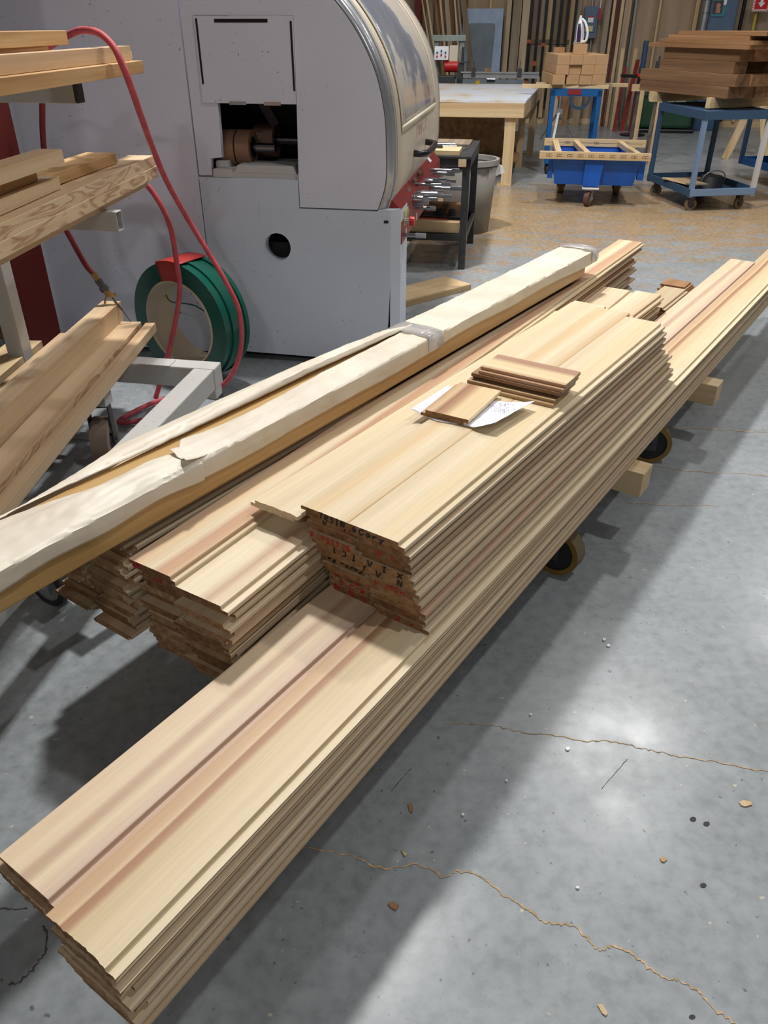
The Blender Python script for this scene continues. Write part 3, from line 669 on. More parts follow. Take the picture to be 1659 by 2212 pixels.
# ================================================================ MOULDER MACHINE
mach = thing('moulder_machine', 'large grey wood moulder machine with curved cream hood and red control panel', 'machine', MW(0, 0), -B)
PROF = [(-.66, 1.95), (-.50, 1.86), (-.34, 1.745), (-.215, 1.633), (-.133, 1.537), (-.069, 1.432), (-.025, 1.324), (.002, 1.192), (.009, 1.054), (.006, .911), (-.031, .794)]
prof_s = [(p.x, p.y) for p in smooth_path([Vector((a, z, 0)) for a, z in PROF], 5)]
upper = [(-.91, 2.02), (-.91, .927), (-.845, .927), (-.842, 1.002), (-.786, 1.007), (-.779, 1.237), (-.8505, 1.237), (-.8505, 1.5785), (-.396, 1.5785), (-.403, 1.237), (-.413, .922), (-.413, .794)]+prof_s[::-1]+[(-.75, 2.02)]
plate('side_panel', upper, [], 0, .03, grey_paint, mach)
dr = plate('access_door', [(-.849, 1.238), (-.849, 1.577), (-.3975, 1.577), (-.4045, 1.238)], [], -.006, .02, grey_paint, mach)
MB().box(-.842, -.0075, 1.314, -.833, 0, 1.568).box(-.413, -.0075, 1.291, -.404, 0, 1.558).box(-.755, -.0075, 1.552, -.512, 0, 1.566).build('slot', blackp, dr)
MB().box(-.72, -.010, 1.232, -.64, 0, 1.246).build('hinge', steel, dr); MB().box(-.555, -.010, 1.232, -.475, 0, 1.246).build('hinge', steel, dr)
MB().box(-2.03, -.004, .03, -.918, .03, 2.02).build('left_cabinet_panel', grey_paint, mach)
MB().box(-2.03, .03, .03, -.92, 1.6, 2.02).build('left_cabinet_body', grey_paint, mach)
hole = [(-.539+.07*math.cos(x), .602+.07*math.sin(x)) for x in [2*math.pi*i/40 for i in range(40)]]
plate('lower_panel', [(-.912, .045), (-.912, .918), (-.417, .915), (-.417, .788), (.032, .788), (.033, .45), (.022, .25), (.0, .03)], [hole], -.002, .03, grey_paint_b, mach)
MB().ring((-.539, -.004, .602), (-.539, .06, .602), .0715, .067, 40).build('port_ring', grey_paint_b, mach)
MB().prism([(.032, -.002), (.075, .045), (.075, .25), (.032, .25)], .02, .785, axis='Z').prism([(-.03, .0), (.032, -.002), (.075, .045), (.03, .08), (-.03, .08)], .785, .795, axis='Z').build('corner_cover', grey_paint_b, mach)
MB().box(.034, -.0035, .715, .033, .0, .72).box(.0, -.0035, .735, .022, 0, .748).build('rating_plate', blackp, mach)
# inside seen through the openings, its unlit dark put into the colour
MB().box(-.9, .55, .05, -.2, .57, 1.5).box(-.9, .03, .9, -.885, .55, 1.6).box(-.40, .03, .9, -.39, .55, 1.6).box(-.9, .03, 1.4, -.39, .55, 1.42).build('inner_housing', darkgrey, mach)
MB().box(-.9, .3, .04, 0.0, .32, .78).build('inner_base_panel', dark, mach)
bed = MB().box(-.91, .012, .90, -.41, .5, .94).box(-.84, -.001, .918, -.745, .2, .955)
bed.prism([(-.735, .94), (-.715, .975), (-.44, .975), (-.425, .94)], .012, .16).box(-.84, .05, .955, -.775, .25, .985)
bed.build('feed_bed', white_paint, mach, bevel=.003)
def feed_wheel(a0, a1, b, z, r):
    rl = MB().ring((a0, b, z), (a1, b, z), r, r*.62, 40, 0, 1, 0).build('feed_roller', [brownrub, darkgrey], mach)
    MB().cyl((a0+.003, b, z), (a1-.012, b, z), r*.63, None, 32).build('roller_hub', darkgrey, rl); return rl
feed_wheel(-.815, -.750, .14, 1.036, .079); feed_wheel(-.742, -.672, .14, 1.036, .079); feed_wheel(-.72, -.62, .36, 1.045, .079)
MB().cyl((-.90, .14, 1.036), (-.56, .14, 1.036), .0205).cyl((-.9, .36, 1.045), (-.5, .36, 1.045), .019).build('roller_shaft', chrome, mach)
MB().cyl((-.89, .14, 1.03), (-.825, .14, 1.03), .055, None, 24).build('bearing_housing', grey_paint_b, mach)
MB().bar((-.66, .3, 1.22), (-.60, .3, 1.12), .045, .02, (0, 1, 0)).build('pressure_arm', darkgrey, mach)
# curved hood
HB0, HB1 = .03, 1.80
def off(p, q, d):
    t = Vector((q[0]-p[0], q[1]-p[1])).normalized(); return Vector((-t.y, t.x))*d
def hood_pt(k, b, e=.038):
    i = max(1, min(len(prof_s)-2, k)); n = off(prof_s[i-1], prof_s[i+1], 1)
    if n.x < 0: n = -n
    return (prof_s[k][0]+n.x*e, b, prof_s[k][1]+n.y*e)
N = len(prof_s)
P = [[hood_pt(k, b, .040) for b in (.045, .4, .8, 1.2, 1.775)] for k in range(N)]
MB().grid(P).build('hood', cream, mach, solid=.004)
def rim(b0, b1, e0, e1, nm='hood_trim'):
    P = [[hood_pt(k, b, e) for b, e in ((b0, e0), (b1, e1))] for k in range(N)]
    return MB().grid(P).build(nm, rimsteel, mach, solid=.003)
rim(0, .055, .004, .044); rim(1.75, 1.80, .045, .02)
ks = [k for k in range(N) if 1.115 <= prof_s[k][1] <= 1.80]
MB().grid([[hood_pt(k, b, .047) for b in [.2+i*1.26/12 for i in range(13)]] for k in ks]).build('hood_window', film, mach, solid=.003)
fr = MB()
for b in (.18, 1.47): fr.grid([[hood_pt(k, bb, .049) for bb in (b, b+.02)] for k in ks])
fr.grid([[hood_pt(k, b, .049) for b in (.18, 1.49)] for k in ks[-1:]+[ks[-1]+1]])
fr.build('window_frame', cream, mach, solid=.006)
MB().tube(smooth_path([(.045, .62, .965), (.10, .64, .962), (.115, .72, .958), (.115, 1.02, .958), (.10, 1.08, .962), (.045, 1.10, .965)], 6), .017, 12).build('hood_handle', blackp, mach)
hw = bpy.data.objects.new('x', None)
ki = min(range(N), key=lambda k: abs(prof_s[k][1]-1.03))
mk = ink('CMX-5', 0, 0, .10, ink_pink, None, .9, .011, plane='XZ', off=0, name='faded_marking')
mk.parent = mach; mk.location = (.0515, .70, .985); mk.rotation_euler = (0, 0, R(90))
bpy.data.objects.remove(hw)
rp = MB().prism([(-.02, .872), (.0, .862), (.072, .79), (.08, .63), (.06, .61), (-.02, .61)], .05, 1.72).build('control_panel', red_paint, mach, bevel=.003)
def knob(a, b, z, L, r, r2=None, L2=0, m=chrome, nm='spindle'):
    q = MB().cyl((a, b, z), (a+L, b, z), r, None, 18)
    if L2: q.cyl((a+L, b, z), (a+L+L2, b, z), r2, None, 8)
    return q.build(nm, m, rp)
knob(.07, 1.198, .80, .13, .009, .012, .05); knob(.07, 1.33, .763, .09, .012, .015, .05); knob(.07, 1.21, .74, .10, .015, .010, .06)
knob(.05, .66, .806, .15, .008, .017, .05); knob(.07, 1.15, .709, .13, .010, .013, .07); knob(.07, .776, .745, .07, .012, .018, .06)
knob(.075, .49, .752, .05, .032, .018, .03); knob(.075, .62, .757, .11, .024, .011, .08); knob(.075, .552, .705, .06, .008, .012, .05); knob(.075, .152, .650, .06, .010, .013, .05)
knob(.06, .95, .775, .06, .014, .02, .03); knob(.06, .88, .70, .06, .012, .018, .04, darkgrey)
for b, q in ((.43, .815), (.66, .83), (.86, .84)):
    MB().prism([(.042, q-.004), (.056, q-.018), (.06, q-.01), (.046, q+.004)], b, b+.06).build('indicator', steel, rp)
MB().box(.076, .14, .695, .080, .26, .765).build('switch_plate', yellow, rp)
MB().cyl((.076, .165, .715), (.10, .165, .715), .014, None, 18).build('switch_collar', steel, rp)
MB().cyl((.10, .165, .715), (.125, .165, .715), .022, None, 20).build('emergency_stop_button', redp, rp)
for bb, zz in ((.20, .73), (.22, .74), (.24, .75)): MB().cyl((.079, bb, zz), (.088, bb, zz), .007, None, 12).build('switch_lamp', steel, rp)
for b, z in ((.57, .655), (.19, .652), (.48, .76)): MB().box(.0775, b-.012, z-.018, .0805, b+.012, z+.02).build('label_sticker', white, rp)
MB().prism([(.03, .836), (.05, .816), (.052, .818), (.032, .838)], 1.36, 1.44).build('label_sticker', white, rp)
MB().box(-.91, .1, .02, -.28, 1.75, .6).build('machine_base', dark, mach)  # dark colour stands in for the shadow in the gap under the panel
MB().box(-.91, .6, .6, -.34, 1.74, 1.5).build('machine_body', darkgrey, mach)
# ================================================================ LEFT LUMBER RACK
col = MB()
col.box(-.09, -.09, 0, -.078, .09, 6).box(.078, -.09, 0, .09, .09, 6).box(-.078, -.006, 0, .078, .006, 6)
struct(col.build('trim_12', maroon, None, (-1.66, 3.55, 0), R(-25)))
rk = thing('lumber_rack_cart', 'white steel tube lumber rack cart with side arms at left of machine', 'cart', MW(-.95, -1.2), -B)
rl_ = lambda a, b, z: (a+.95, b+1.2, z)
def tube_member(name, p0, p1, wx, wy, mat=rack_paint):
    return MB().bar(rl_(*p0), rl_(*p1), wx, wy).build(name, mat, rk, bevel=.006)
tube_member('side_rail', (-.575, -1.009, .305), (-.575, -3.1, .305), .085, .09)
tube_member('end_rail', (-.53, -.965, .305), (-1.65, -.965, .305), .085, .09)
tube_member('foot_tube', (-.575, -.972, .262), (-.575, -.972, .215), .085, .07)
tube_member('base_rail', (-1.40, -1.009, .305), (-1.40, -3.1, .305), .085, .09)
tube_member('clamp_plate', (-.72, -.98, .352), (-.86, -.98, .352), .07, .006)
tube_member('upright', (-1.335, -1.085, .35), (-1.335, -1.085, 1.75), .07, .07)
tube_member('upright', (-1.385, -2.9, .35), (-1.385, -2.9, 1.75), .07, .07)
ARM = []
for z, tip in ((.963, -.728), (1.361, -.80)):
    mb = MB(); x0 = rl_(-1.35, 0, 0)[0]; x1 = rl_(tip, 0, 0)[0]
    hw_, hh = .0225, .033
    out = [(-1.2+1.2-hw_, z-hh), (hw_, z-hh), (hw_, z+hh), (-hw_, z+hh)]
    inn = [(y*.8, z+(zz-z)*.86) for y, zz in out]
    n = 4
    vs = [(x, y, zz) for x in (x0, x1) for y, zz in out]+[(x, y, zz) for x in (x0, x1) for y, zz in inn]
    mb.add(vs, [(i, (i+1) % n, n+(i+1) % n, n+i) for i in range(n)]+[(2*n+(i+1) % n, 2*n+i, 3*n+i, 3*n+(i+1) % n) for i in range(n)]+[(n+i, n+(i+1) % n, 3*n+(i+1) % n, 3*n+i) for i in range(n)]+[((i+1) % n, i, 2*n+i, 2*n+(i+1) % n) for i in range(n)])
    ar = mb.build('arm', rack_paint, rk, bevel=.003)
    if z > 1.2: MB().box(x1-.02, -hw_*.98, z-hh*.98, x1+.012, hw_*.98, z+hh*.98).build('end_cap', rubber, ar, bevel=.006)
for z in (.963, 1.361):
    MB().box(rl_(-1.35, 0, 0)[0], -1.72, z-.033, rl_(-.76, 0, 0)[0], -1.675, z+.033).build('arm', rack_paint, rk, bevel=.006)
caster(rk, *rl_(-.965, -1.2, 0)[:2], .092, .07, R(14), .26, dustyrub, darkgrey, darkgrey, .6)
MB().bar(rl_(-1.44, -1.22, .285), rl_(-.90, -1.22, .285), .06, .05).build('cross_rail', rack_paint, rk)
MB().cyl(rl_(-1.5, -1.2, .092), rl_(-.93, -1.2, .092), .018).build('axle', galv, rk)
ZL = .963+.033
gl = 'fir lumber on the lower rack arms'; gu = 'lumber on the upper rack arms'; gd = 'boards lying on the rack cart deck'
DIR = R(-4.0)
def plank(name, x, y, z0, wd, th, L, mat, label, grp, ang=DIR, cat='board', top=None):
    """right-hand far corner of the plank at (x, y); it runs toward the viewer and is wd wide to the left"""
    mb = MB().box(-wd, -L, 0, 0, 0, th)
    if top: mb.m = [1, 1, 0, 0, 0, 0]
    o = mb.build(name, [mat, top] if top else mat, None, (x, y, z0), ang, bevel=.0015)
    return tag(o, label, cat, grp)
H = .0405
plank('fir_board', -.948, 3.35, ZL, .24, H*.8, 2.0, fir, 'lowest pale fir board on the lower rack arm', gl)
plank('fir_board', -.906, 3.36, ZL+H*.8, .22, H, 2.0, fir_fig, 'wavy grained fir board, second from bottom on lower arm', gl, top=fir)
plank('fir_board', -.909, 3.34, ZL+H*1.8, .10, H, 2.0, fir_fig, 'fir board with cathedral grain edge, third up on lower arm', gl, top=fir)
plank('fir_board', -1.0, 3.2, ZL+H*1.8, .16, H, 1.9, fir, 'fir board tucked behind the cathedral grained one on lower arm', gl)
plank('rough_board', -.985, 3.12, ZL+H*2.85, .115, .036, 1.5, amber_edge, 'rough board with amber frayed edge and dusty top on lower arm', gl, R(-7))
plank('fir_board', -1.01, 2.6, ZL+H*2.85, .12, .037, 1.2, fir, 'short fir board lying beside the amber edged one on lower arm', gl, R(-3))
plank('fir_board', -1.035, 2.5, ZL+H*3.8, .1, .035, 1.1, amber_edge, 'dark gap filler board below the pale top board on lower arm', gl)
plank('fir_board', -.975, 2.58, ZL+H*4.75, .075, .039, 1.2, fir, 'topmost pale fir board on the lower rack arm', gl, R(-5))
ZU = 1.361+.033
plank('rough_board', -.886, 3.3, ZU, .15, .040, 1.6, amber_edge, 'bottom rough amber edged board on the upper rack arm', gu)
plank('fir_board', -.919, 3.28, ZU+.041, .05, .046, 1.6, fir, 'pale fir board standing on the amber edged upper board', gu)
plank('fir_board', -.88-.075, 3.42, ZU+.041, .06, .025, 1.5, fir, 'thin board end poking out behind the upper pale board', gu)
plank('timber_block', -.99, 2.85, ZU+.087+.012, .09, .038, 1.0, amber_edge, 'rough sawn timber resting on top at upper left', gu, R(-3))
plank('sticker', -1.0, 2.7, ZU+.087, .04, .012, .9, brownwood, 'dark thin strip under the rough sawn timber at upper left', gu)
ZD = .351
plank('fir_strip', -1.045, 3.47, ZD, .045, .04, 2.0, fir, 'narrow fir strip at right of boards on cart deck', gd, R(-1))
plank('fir_board', -1.10, 3.44, ZD, .10, .055, 2.0, fir_fig, 'thick fir board with wavy edge next to narrow strip on deck', gd, R(-1), top=fir)
plank('fir_board', -1.185, 3.47, ZD, .085, .14, 2.0, fir, 'taller fir beam with stained top left of the deck boards', gd, R(-2.5))
plank('fir_board', -1.31, 3.3, ZD, .11, .05, 2.0, fir, 'pale flat board left of the tall beam on deck', gd, R(-2.5))
plank('fir_board', -1.47, 3.22, ZD, .14, .045, .9, pine, 'leftmost board on the rack cart deck', gd, R(-2))
tag(MB().box(-.45, -.3, 0, .35, .4, 1.25).build('storage_crate', darktimber, None, MW(-2.42, .35), -B, bevel=.004), 'dark wooden crate half hidden behind the red column at left edge', 'crate')
# strapping coil
ax = Vector((-.50, -.86, 0)).normalized(); cc = Vector((-.96, 3.79, .302))
coil = thing('strapping_coil', 'green plastic strapping coil leaning at the machine base', 'coil', (cc.x, cc.y, 0))
lc = Vector((0, 0, .302))
cm = MB()
for k in range(7):
    w0 = -.085+k*.0245; rr_ = .30-.006*((k*3) % 4)/2
    cm.ring(lc+ax*w0, lc+ax*(w0+.0235), rr_, .212, 64)
cm.build('strap_winding', green, coil)
MB().ring(lc-ax*.088, lc+ax*.09, .2115, .203, 56).build('core', cardboard, coil)
up = Vector((0, 0, 1)); tg = ax.cross(up)
tp = MB(); P = []
for i in range(7):
    an = R(72+i*5); d = tg*math.cos(an)+up*math.sin(an)
    P.append([lc+d*r+ax*w_ for r, w_ in ((.21, .093), (.303, .093), (.304, .0), (.303, -.093))])
tp.grid(P).build('red_tape_band', redtape, coil, solid=.002)
loose = [lc+ax*.03+(tg*math.cos(R(x))+up*math.sin(R(x)))*(.302+.012*math.sin(R((x+60)*2))) for x in range(-80, 60, 10)]
MB().tube(smooth_path(loose, 3), .004, 6).build('loose_strap', green, coil)
lp = smooth_path([lc+tg*-.2+up*.02+ax*.02, lc+tg*-.08+up*.09+ax*.04, lc+tg*.12+up*.07, lc+tg*.2+up*.09-ax*.05], 6)
MB().tube(lp, .0035, 6).build('loose_strap', green, coil)
# air hose
h1 = [(-1.22, 3.25, 1.47), (-1.103, 3.20, 1.516), (-1.019, 3.10, 1.530), (-0.944, 3.03, 1.521), (-0.893, 2.99, 1.485), (-0.869, 2.97, 1.440), (-0.855, 2.98, 1.379), (-0.861, 3.08, 1.272), (-0.882, 3.25, 1.146), (-0.888, 3.42, 0.995), (-.85, 3.52, .838), (-.775, 3.52, .69), (-.705, 3.50, .56), (-.66, 3.49, .43), (-.667, 3.49, .27), (-.72, 3.49, .14), (-.80, 3.50, .055), (-.885, 3.52, .02), (-1.0, 3.5, .02), (-1.12, 3.38, .02), (-1.2, 3.2, .02), (-1.05, 3.25, .02), (-.95, 3.42, .02)]
hs = thing('air_hose', 'red rubber air hose arching over the rack and around the green coil', 'hose')
MB().tube(smooth_path(h1, 8), .0115, 12).build('hose_run', hosered, hs)
h2 = [(-1.1, 3.5, 1.0), (-1.02, 3.53, .98), (-.962, 3.53, .896), (-.93, 3.53, .79), (-.925, 3.53, .65), (-.928, 3.53, .525), (-.97, 3.52, .37), (-1.03, 3.5, .2), (-1.1, 3.46, .02)]
MB().tube(smooth_path(h2, 8), .0115, 12).build('hose_run', hosered, hs)
h3 = [(-1.34, 3.45, 1.36), (-1.345, 3.45, 1.29), (-1.37, 3.45, 1.17), (-1.385, 3.44, 1.0), (-1.37, 3.43, .86), (-1.345, 3.42, .81), (-1.315, 3.42, .725), (-1.29, 3.42, .66), (-1.265, 3.42, .625)]
bgun = thing('air_blow_gun', 'dark red hose with brass fitting and blow gun hanging beside the coil', 'air tool')
MB().tube(smooth_path(h3, 8), .0115, 12).build('hose', hosedark, bgun)
MB().cyl((-1.267, 3.42, .628), (-1.252, 3.42, .60), .013, None, 14).build('brass_fitting', brass, bgun)
MB().cyl((-1.252, 3.42, .60), (-1.232, 3.42, .565), .017, .014, 14).cyl((-1.236, 3.42, .571), (-1.226, 3.42, .552), .02, None, 6).build('coupler', darkgrey, bgun)
MB().cyl((-1.228, 3.42, .556), (-1.212, 3.42, .53), .014, None, 12).bar((-1.215, 3.41, .55), (-1.235, 3.40, .50), .012, .006).bar((-1.20, 3.42, .54), (-1.195, 3.42, .525), .012, .02).build('gun_body', brass, bgun)
MB().cyl((-1.216, 3.42, .536), (-1.17, 3.42, .466), .006, .005, 10).cyl((-1.17, 3.42, .466), (-1.14, 3.42, .41), .003, .002, 8).build('nozzle', chrome, bgun)
# offcut board on floor at machine foot
tag(MB().box(-.13, -.45, 0, .13, .22, .04).build('floor_board', pine, None, MW(.10, 1.42, .0005), R(-50), bevel=.002), 'thick pine offcut lying on the floor by the machine corner', 'board')
# ================================================================ METAL SIDE TABLE
mt = thing('steel_table', 'black steel work table behind the red control panel', 'table', MW(-.02, 2.45), -B)
for x in (-.27, .245):
    for y in (-.41, .40): MB().box(x-.025, y-.025, 0, x+.025, y+.025, .755).build('leg', blackiron, mt)
MB().box(-.30, -.45, .755, .275, .44, .77).box(-.30, -.44, .70, .275, -.40, .755).box(.235, -.44, .70, .275, .43, .755).box(-.3, .39, .70, .275, .43, .755).build('table_top', blackiron, mt)
MB().box(-.27, -.435, .20, .245, -.39, .245).box(.222, -.41, .20, .268, .40, .245).box(-.27, .38, .2, .245, .42, .245).box(-.27, -.41, .23, .245, .41, .245).build('lower_shelf', blackiron, mt)
MB().box(.19, -.452, .705, .245, -.44, .755).build('wood_shim', pine, mt)
def on_table(x0, y0, x1, y1, z0, h, mat, name, label, cat='board', rz=0, grp=None):
    return tag(MB().box(x0, y0, 0, x1, y1, h).build(name, mat, None, MW(-.02, 2.45, z0), -B+rz, bevel=.002), label, cat, grp)
on_table(-.28, -.40, .19, -.18, .7705, .03, pine_x, 'pine_board', 'pale pine board on the near end of the steel table')
on_table(-.28, .10, .22, .40, .7705, .012, greywood, 'grey_panel', 'grey thin panel on the far end of the steel table', 'panel')
on_table(-.2, -.30, .06, -.27, .801, .02, blackiron, 'tool_bar', 'black tool bar lying on the pine board on steel table', 'bar')
tag(MB().cyl((-.25, -.05, .782), (.14, -.05, .782), .0115, None, 14).build('steel_rod', chrome, None, MW(-.02, 2.45, 0), -B), 'nearer bright steel rod on the steel table', 'rod', 'steel rods on the table')
tag(MB().cyl((-.25, .03, .785), (.12, .03, .785), .0145, None, 14).build('steel_rod', chrome, None, MW(-.02, 2.45, 0), -B), 'thicker dark steel rod behind the bright rod on steel table', 'rod', 'steel rods on the table')
tag(MB().bar((.05, -.02, .775), (.20, -.10, .775), .03, .008).bar((.18, -.09, .775), (.21, -.105, .775), .05, .01).build('wrench', steel, None, MW(-.02, 2.45, 0), -B), 'steel wrench lying at the right of the steel table', 'wrench')
jar = MB().ring((-.2, .2, .783), (-.2, .2, .86), .055, .05, 28).cyl((-.2, .2, .7835), (-.2, .2, .787), .05, None, 28)
tag(jar.build('glass_tumbler', greyplastic, None, MW(-.02, 2.45, 0), -B), 'grey cup standing at the back left of the steel table', 'cup')
on_table(-.26, -.38, .21, -.30, .2455, .075, pine_x, 'pine_beam', 'pine beam on the lower shelf of the steel table')
on_table(-.2, -.12, .2, .02, .2455, .06, blackiron, 'cutter_box', 'black box on the lower shelf under steel table', 'box')
on_table(-.22, -.26, .10, -.15, .2455, .055, redp, 'red_toolbox', 'red case on the lower shelf behind the pine beam', 'case')
on_table(-.2, .05, .2, .15, .2455, .12, brownwood, 'brown_block', 'brown wooden block at the back of the lower shelf', 'block')
for k, x in enumerate((.03, .13)):
    tag(MB().ring((x, -.05, .306), (x, -.05, .345), .032, .02, 24).build('cutter_ring', rubber, None, MW(-.02, 2.45, 0), -B), ['left black ring on the box under the steel table', 'right black ring on the box under the steel table'][k], 'ring', 'black cutter rings')
# trash can
tc_ = thing('trash_can', 'grey plastic trash can standing behind the steel table', 'bin', MW(.15, 3.33))
mb = MB(); mb.cyl((0, 0, 0), (0, 0, .56), .19, .235, 36, caps=False); mb.cyl((0, 0, .005), (0, 0, .01), .19, None, 36)
mb.build('bin_body', plain('dusty_bin_plastic', rgb(126, 122, 114), .6), tc_, solid=.006)
MB().ring((0, 0, .545), (0, 0, .585), .252, .225, 40).build('rim', greyplastic, tc_)
MB().prism([(.20, .44), (.30, .48), (.28, .52), (.23, .545)], -.05, .05).build('handle', whitep, tc_)
# ================================================================ OUTFEED BENCH
bn = thing('work_bench', 'wide pine outfeed bench with pale laminate top beyond the machine', 'table', MW(0, 5.5), -B)
SK = math.atan(.06)
t = NT('worn_bench_top'); v = t.coord(); n = t.noise(t.coord((1, .5, 1)), 2.5, 6, None, .7)
t.set(t.ramp(n, [(.42, rgb(218, 226, 240)), (.56, rgb(220, 216, 208)), (.66, rgb(212, 186, 160)), (.75, rgb(190, 146, 128))]), .4); benchtop = t.m
MB().add([(-1.6, .02, .83), (.545, .06, .83), (.70, 2.75, .83), (-1.6, 2.8, .83), (-1.6, .02, .85), (.545, .06, .85), (.70, 2.75, .85), (-1.6, 2.8, .85)], [(0, 3, 2, 1), (4, 5, 6, 7), (0, 1, 5, 4), (1, 2, 6, 5), (2, 3, 7, 6), (3, 0, 4, 7)]).build('bench_top', benchtop, bn)
MB().box(-1.6, .05, .69, .535, .09, .83).build('front_apron', pine_x, bn)
MB().bar((.525, .09, .76), (.68, 2.74, .76), .038, .14).build('side_apron', pine, bn)
for x, y, w_ in ((.40, .15, .115), (.50, 1.45, .08), (.62, 2.65, .09), (-1.2, .15, .11), (-1.2, 2.6, .1)): MB().box(x-w_/2, y-w_/2, 0, x+w_/2, y+w_/2, .69 if y < .3 else .76).build('leg', pine_z, bn)
MB().box(.30, .07, 0, .46, .25, .02).build('foot_block', pine, bn)
MB().box(-1.2, 1.3, .33, .48, 1.38, .42).box(-1.2, .8, .15, .5, 2.6, .18).build('lower_rail', brownwood_x, bn)
MB().box(-1.2, 1.0, .18, .3, 1.03, .62).build('back_panel', darktimber, bn)
# white board leaning below the bench
tag(MB().bar((.1, .9, .185), (.2, 1.3, .50), .05, .018).build('leaning_offcut', greywood, None, MW(0, 5.5), -B), 'grey offcut leaning under the pine bench', 'board')
# ================================================================ BORING MACHINE BEHIND THE BENCH
dm = thing('boring_machine', 'green grey boring machine with button box and fence behind the bench', 'machine', MW(-.65, 9.1), -B)
MB().box(-.25, .1, 0, .2, .6, .88).build('stand', greengrey, dm, bevel=.01)
MB().box(-.24, .12, .88, -.17, .2, 1.40).box(.13, .12, .88, .2, .2, 1.40).box(-.26, .08, 1.33, .22, .24, 1.405).build('gantry', greengrey, dm, bevel=.006)
bx = MB().prism([(-.05, 1.10), (.05, 1.10), (.05, 1.27), (-.02, 1.27)], -.21, -.01, axis='X').build('button_box', whitep, dm, bevel=.004)
for i, (x, z, m) in enumerate([(-.17, 1.195, royal), (-.11, 1.215, royal), (-.05, 1.195, royal), (-.17, 1.145, redp), (-.11, 1.165, redp), (-.05, 1.145, redp)]):
    MB().cyl((x, -.06, z), (x, -.035, z), .012, None, 12).build('push_button', m, bx)
MB().box(.0, 0, 1.06, .12, .12, 1.28).build('gear_housing', cream, dm, bevel=.008)
MB().cyl((-.06, .04, 1.02), (.13, .04, 1.02), .075, None, 24).build('motor', redp, dm)
MB().cyl((.19, .05, 1.08), (.19, .05, 1.26), .018, None, 14).box(.15, .0, 1.06, .28, .1, 1.075).box(.12, .02, .80, .21, .12, 1.06).build('spindle_head', darkgrey, dm)
MB().box(-.2, -.05, .80, .1, .1, .90).build('front_casting', darkgrey, dm, bevel=.008)
MB().box(.18, .02, .875, 1.30, .06, .95).box(.18, .0, .935, 1.30, .08, .955).build('fence_rail', galv, dm)
MB().box(.1, .02, .76, 1.1, .05, .86).build('fence_back', greypanel, dm)
for x in (.36, 1.02): MB().box(x-.03, -.01, .90, x+.03, .08, 1.0).cyl((x, .03, 1.0), (x, .03, 1.09), .005, None, 8).build('fence_stop', darkgrey, dm)
MB().box(.40, .0, .79, .46, .02, .84).build('rocker_switch', plain('yellow_switch', rgb(206, 160, 30), .4), dm)
MB().cyl((.56, .0, .86), (.68, .0, .86), .018, None, 14).build('hand_grip', chrome, dm)
tag(MB().box(.32, .04, .956, .40, .07, 1.0).build('wood_stop_block', brownwood, None, MW(-.45, 9.1), -B), 'small brown block sitting on the boring machine fence', 'block')
# ================================================================ STOCK AGAINST THE BACK WALL
ZG = {m.name: z for m, z in ((pine, pine_z), (greywood, greywood_z), (darktimber, darktimber_z), (stockpale, stockpale_z), (fir, fir_z), (brownwood, brownwood_z))}
def lean(name, a_top, a_bot, wd, mat, label, cat='board', zt=2.6, zb=0.0, b=12.08, th=.03, grp='stock leaning on the back wall', db=.0):
    mb = MB(); vs = []
    for (a, z, bb) in ((a_bot, zb, b-db), (a_top, zt, b)):
        vs += [(a-wd/2, bb-th/2, z), (a+wd/2, bb-th/2, z), (a+wd/2, bb+th/2, z), (a-wd/2, bb+th/2, z)]
    mb.add(vs, [(3, 2, 1, 0), (4, 5, 6, 7), (0, 1, 5, 4), (1, 2, 6, 5), (2, 3, 7, 6), (3, 0, 4, 7)])
    return tag(mb.build(name, ZG.get(mat.name, mat), None, MW(0, 0), -B), label, cat, grp)
lean('steel_post', -1.50, -1.50, .11, maroon, 'dark red steel post against the wall left of the leaning strips', 'post', 3, 0, 11.9, .1, None)
lx = [(-1.75, -1.15, .03, stockpale), (-1.62, -1.02, .025, fir), (-1.52, -.95, .03, fir), (-1.36, -.9, .05, brownwood), (-1.25, -.84, .035, fir), (-1.12, -.76, .075, stockpale), (-1.0, -.62, .03, fir), (-.95, -.52, .028, stockpale), (-.88, -.38, .09, greywood)]
nm = ['leftmost', 'second from left', 'third from left', 'fourth from left, brown,', 'fifth from left', 'sixth from left and wide', 'seventh from left', 'eighth from left', 'ninth, broad grey,']
for (at, ab, wd, m), q in zip(lx, nm):
    lean('stock_strip', at-.0, ab, wd, m, '%s of the wooden strips leaning sideways behind the boring machine' % q, 'wood strip', 2.7, 0, 11.95-.05*(nm.index(q) % 3), .025, 'strips leaning behind the boring machine')
for i in range(7):
    a = -1.42+i*.12
    lean('stock_board', a, a+.06*(i % 3-1), .09, greywood if i % 2 else darktimber, '%s of the dark boards stacked upright behind the leaning strips' % ['first', 'second', 'third', 'fourth', 'fifth', 'sixth', 'seventh'][i], 'board', 2.7, 0, 12.1, .03, 'dark boards behind the strips')
wp = thing('door_panel', 'pale blue grey panel with rounded grey inset leaning on back wall', 'panel', MW(-.39, 12.0), -B)
MB().box(-.34, -.02, .0, .34, .02, 1.76).build('panel_sheet', palepanel, wp)
pts = []
for (cx, cz, a0) in ((.17, 1.50, 0), (-.19, 1.50, 90), (-.19, .5, 180), (.13, .5, 270)):
    for k in range(7): an = R(a0+k*15); pts.append((cx+.05*math.cos(an), cz+.05*math.sin(an)))
plate('inset', pts, [], -.024, -.018, greypanel, wp)
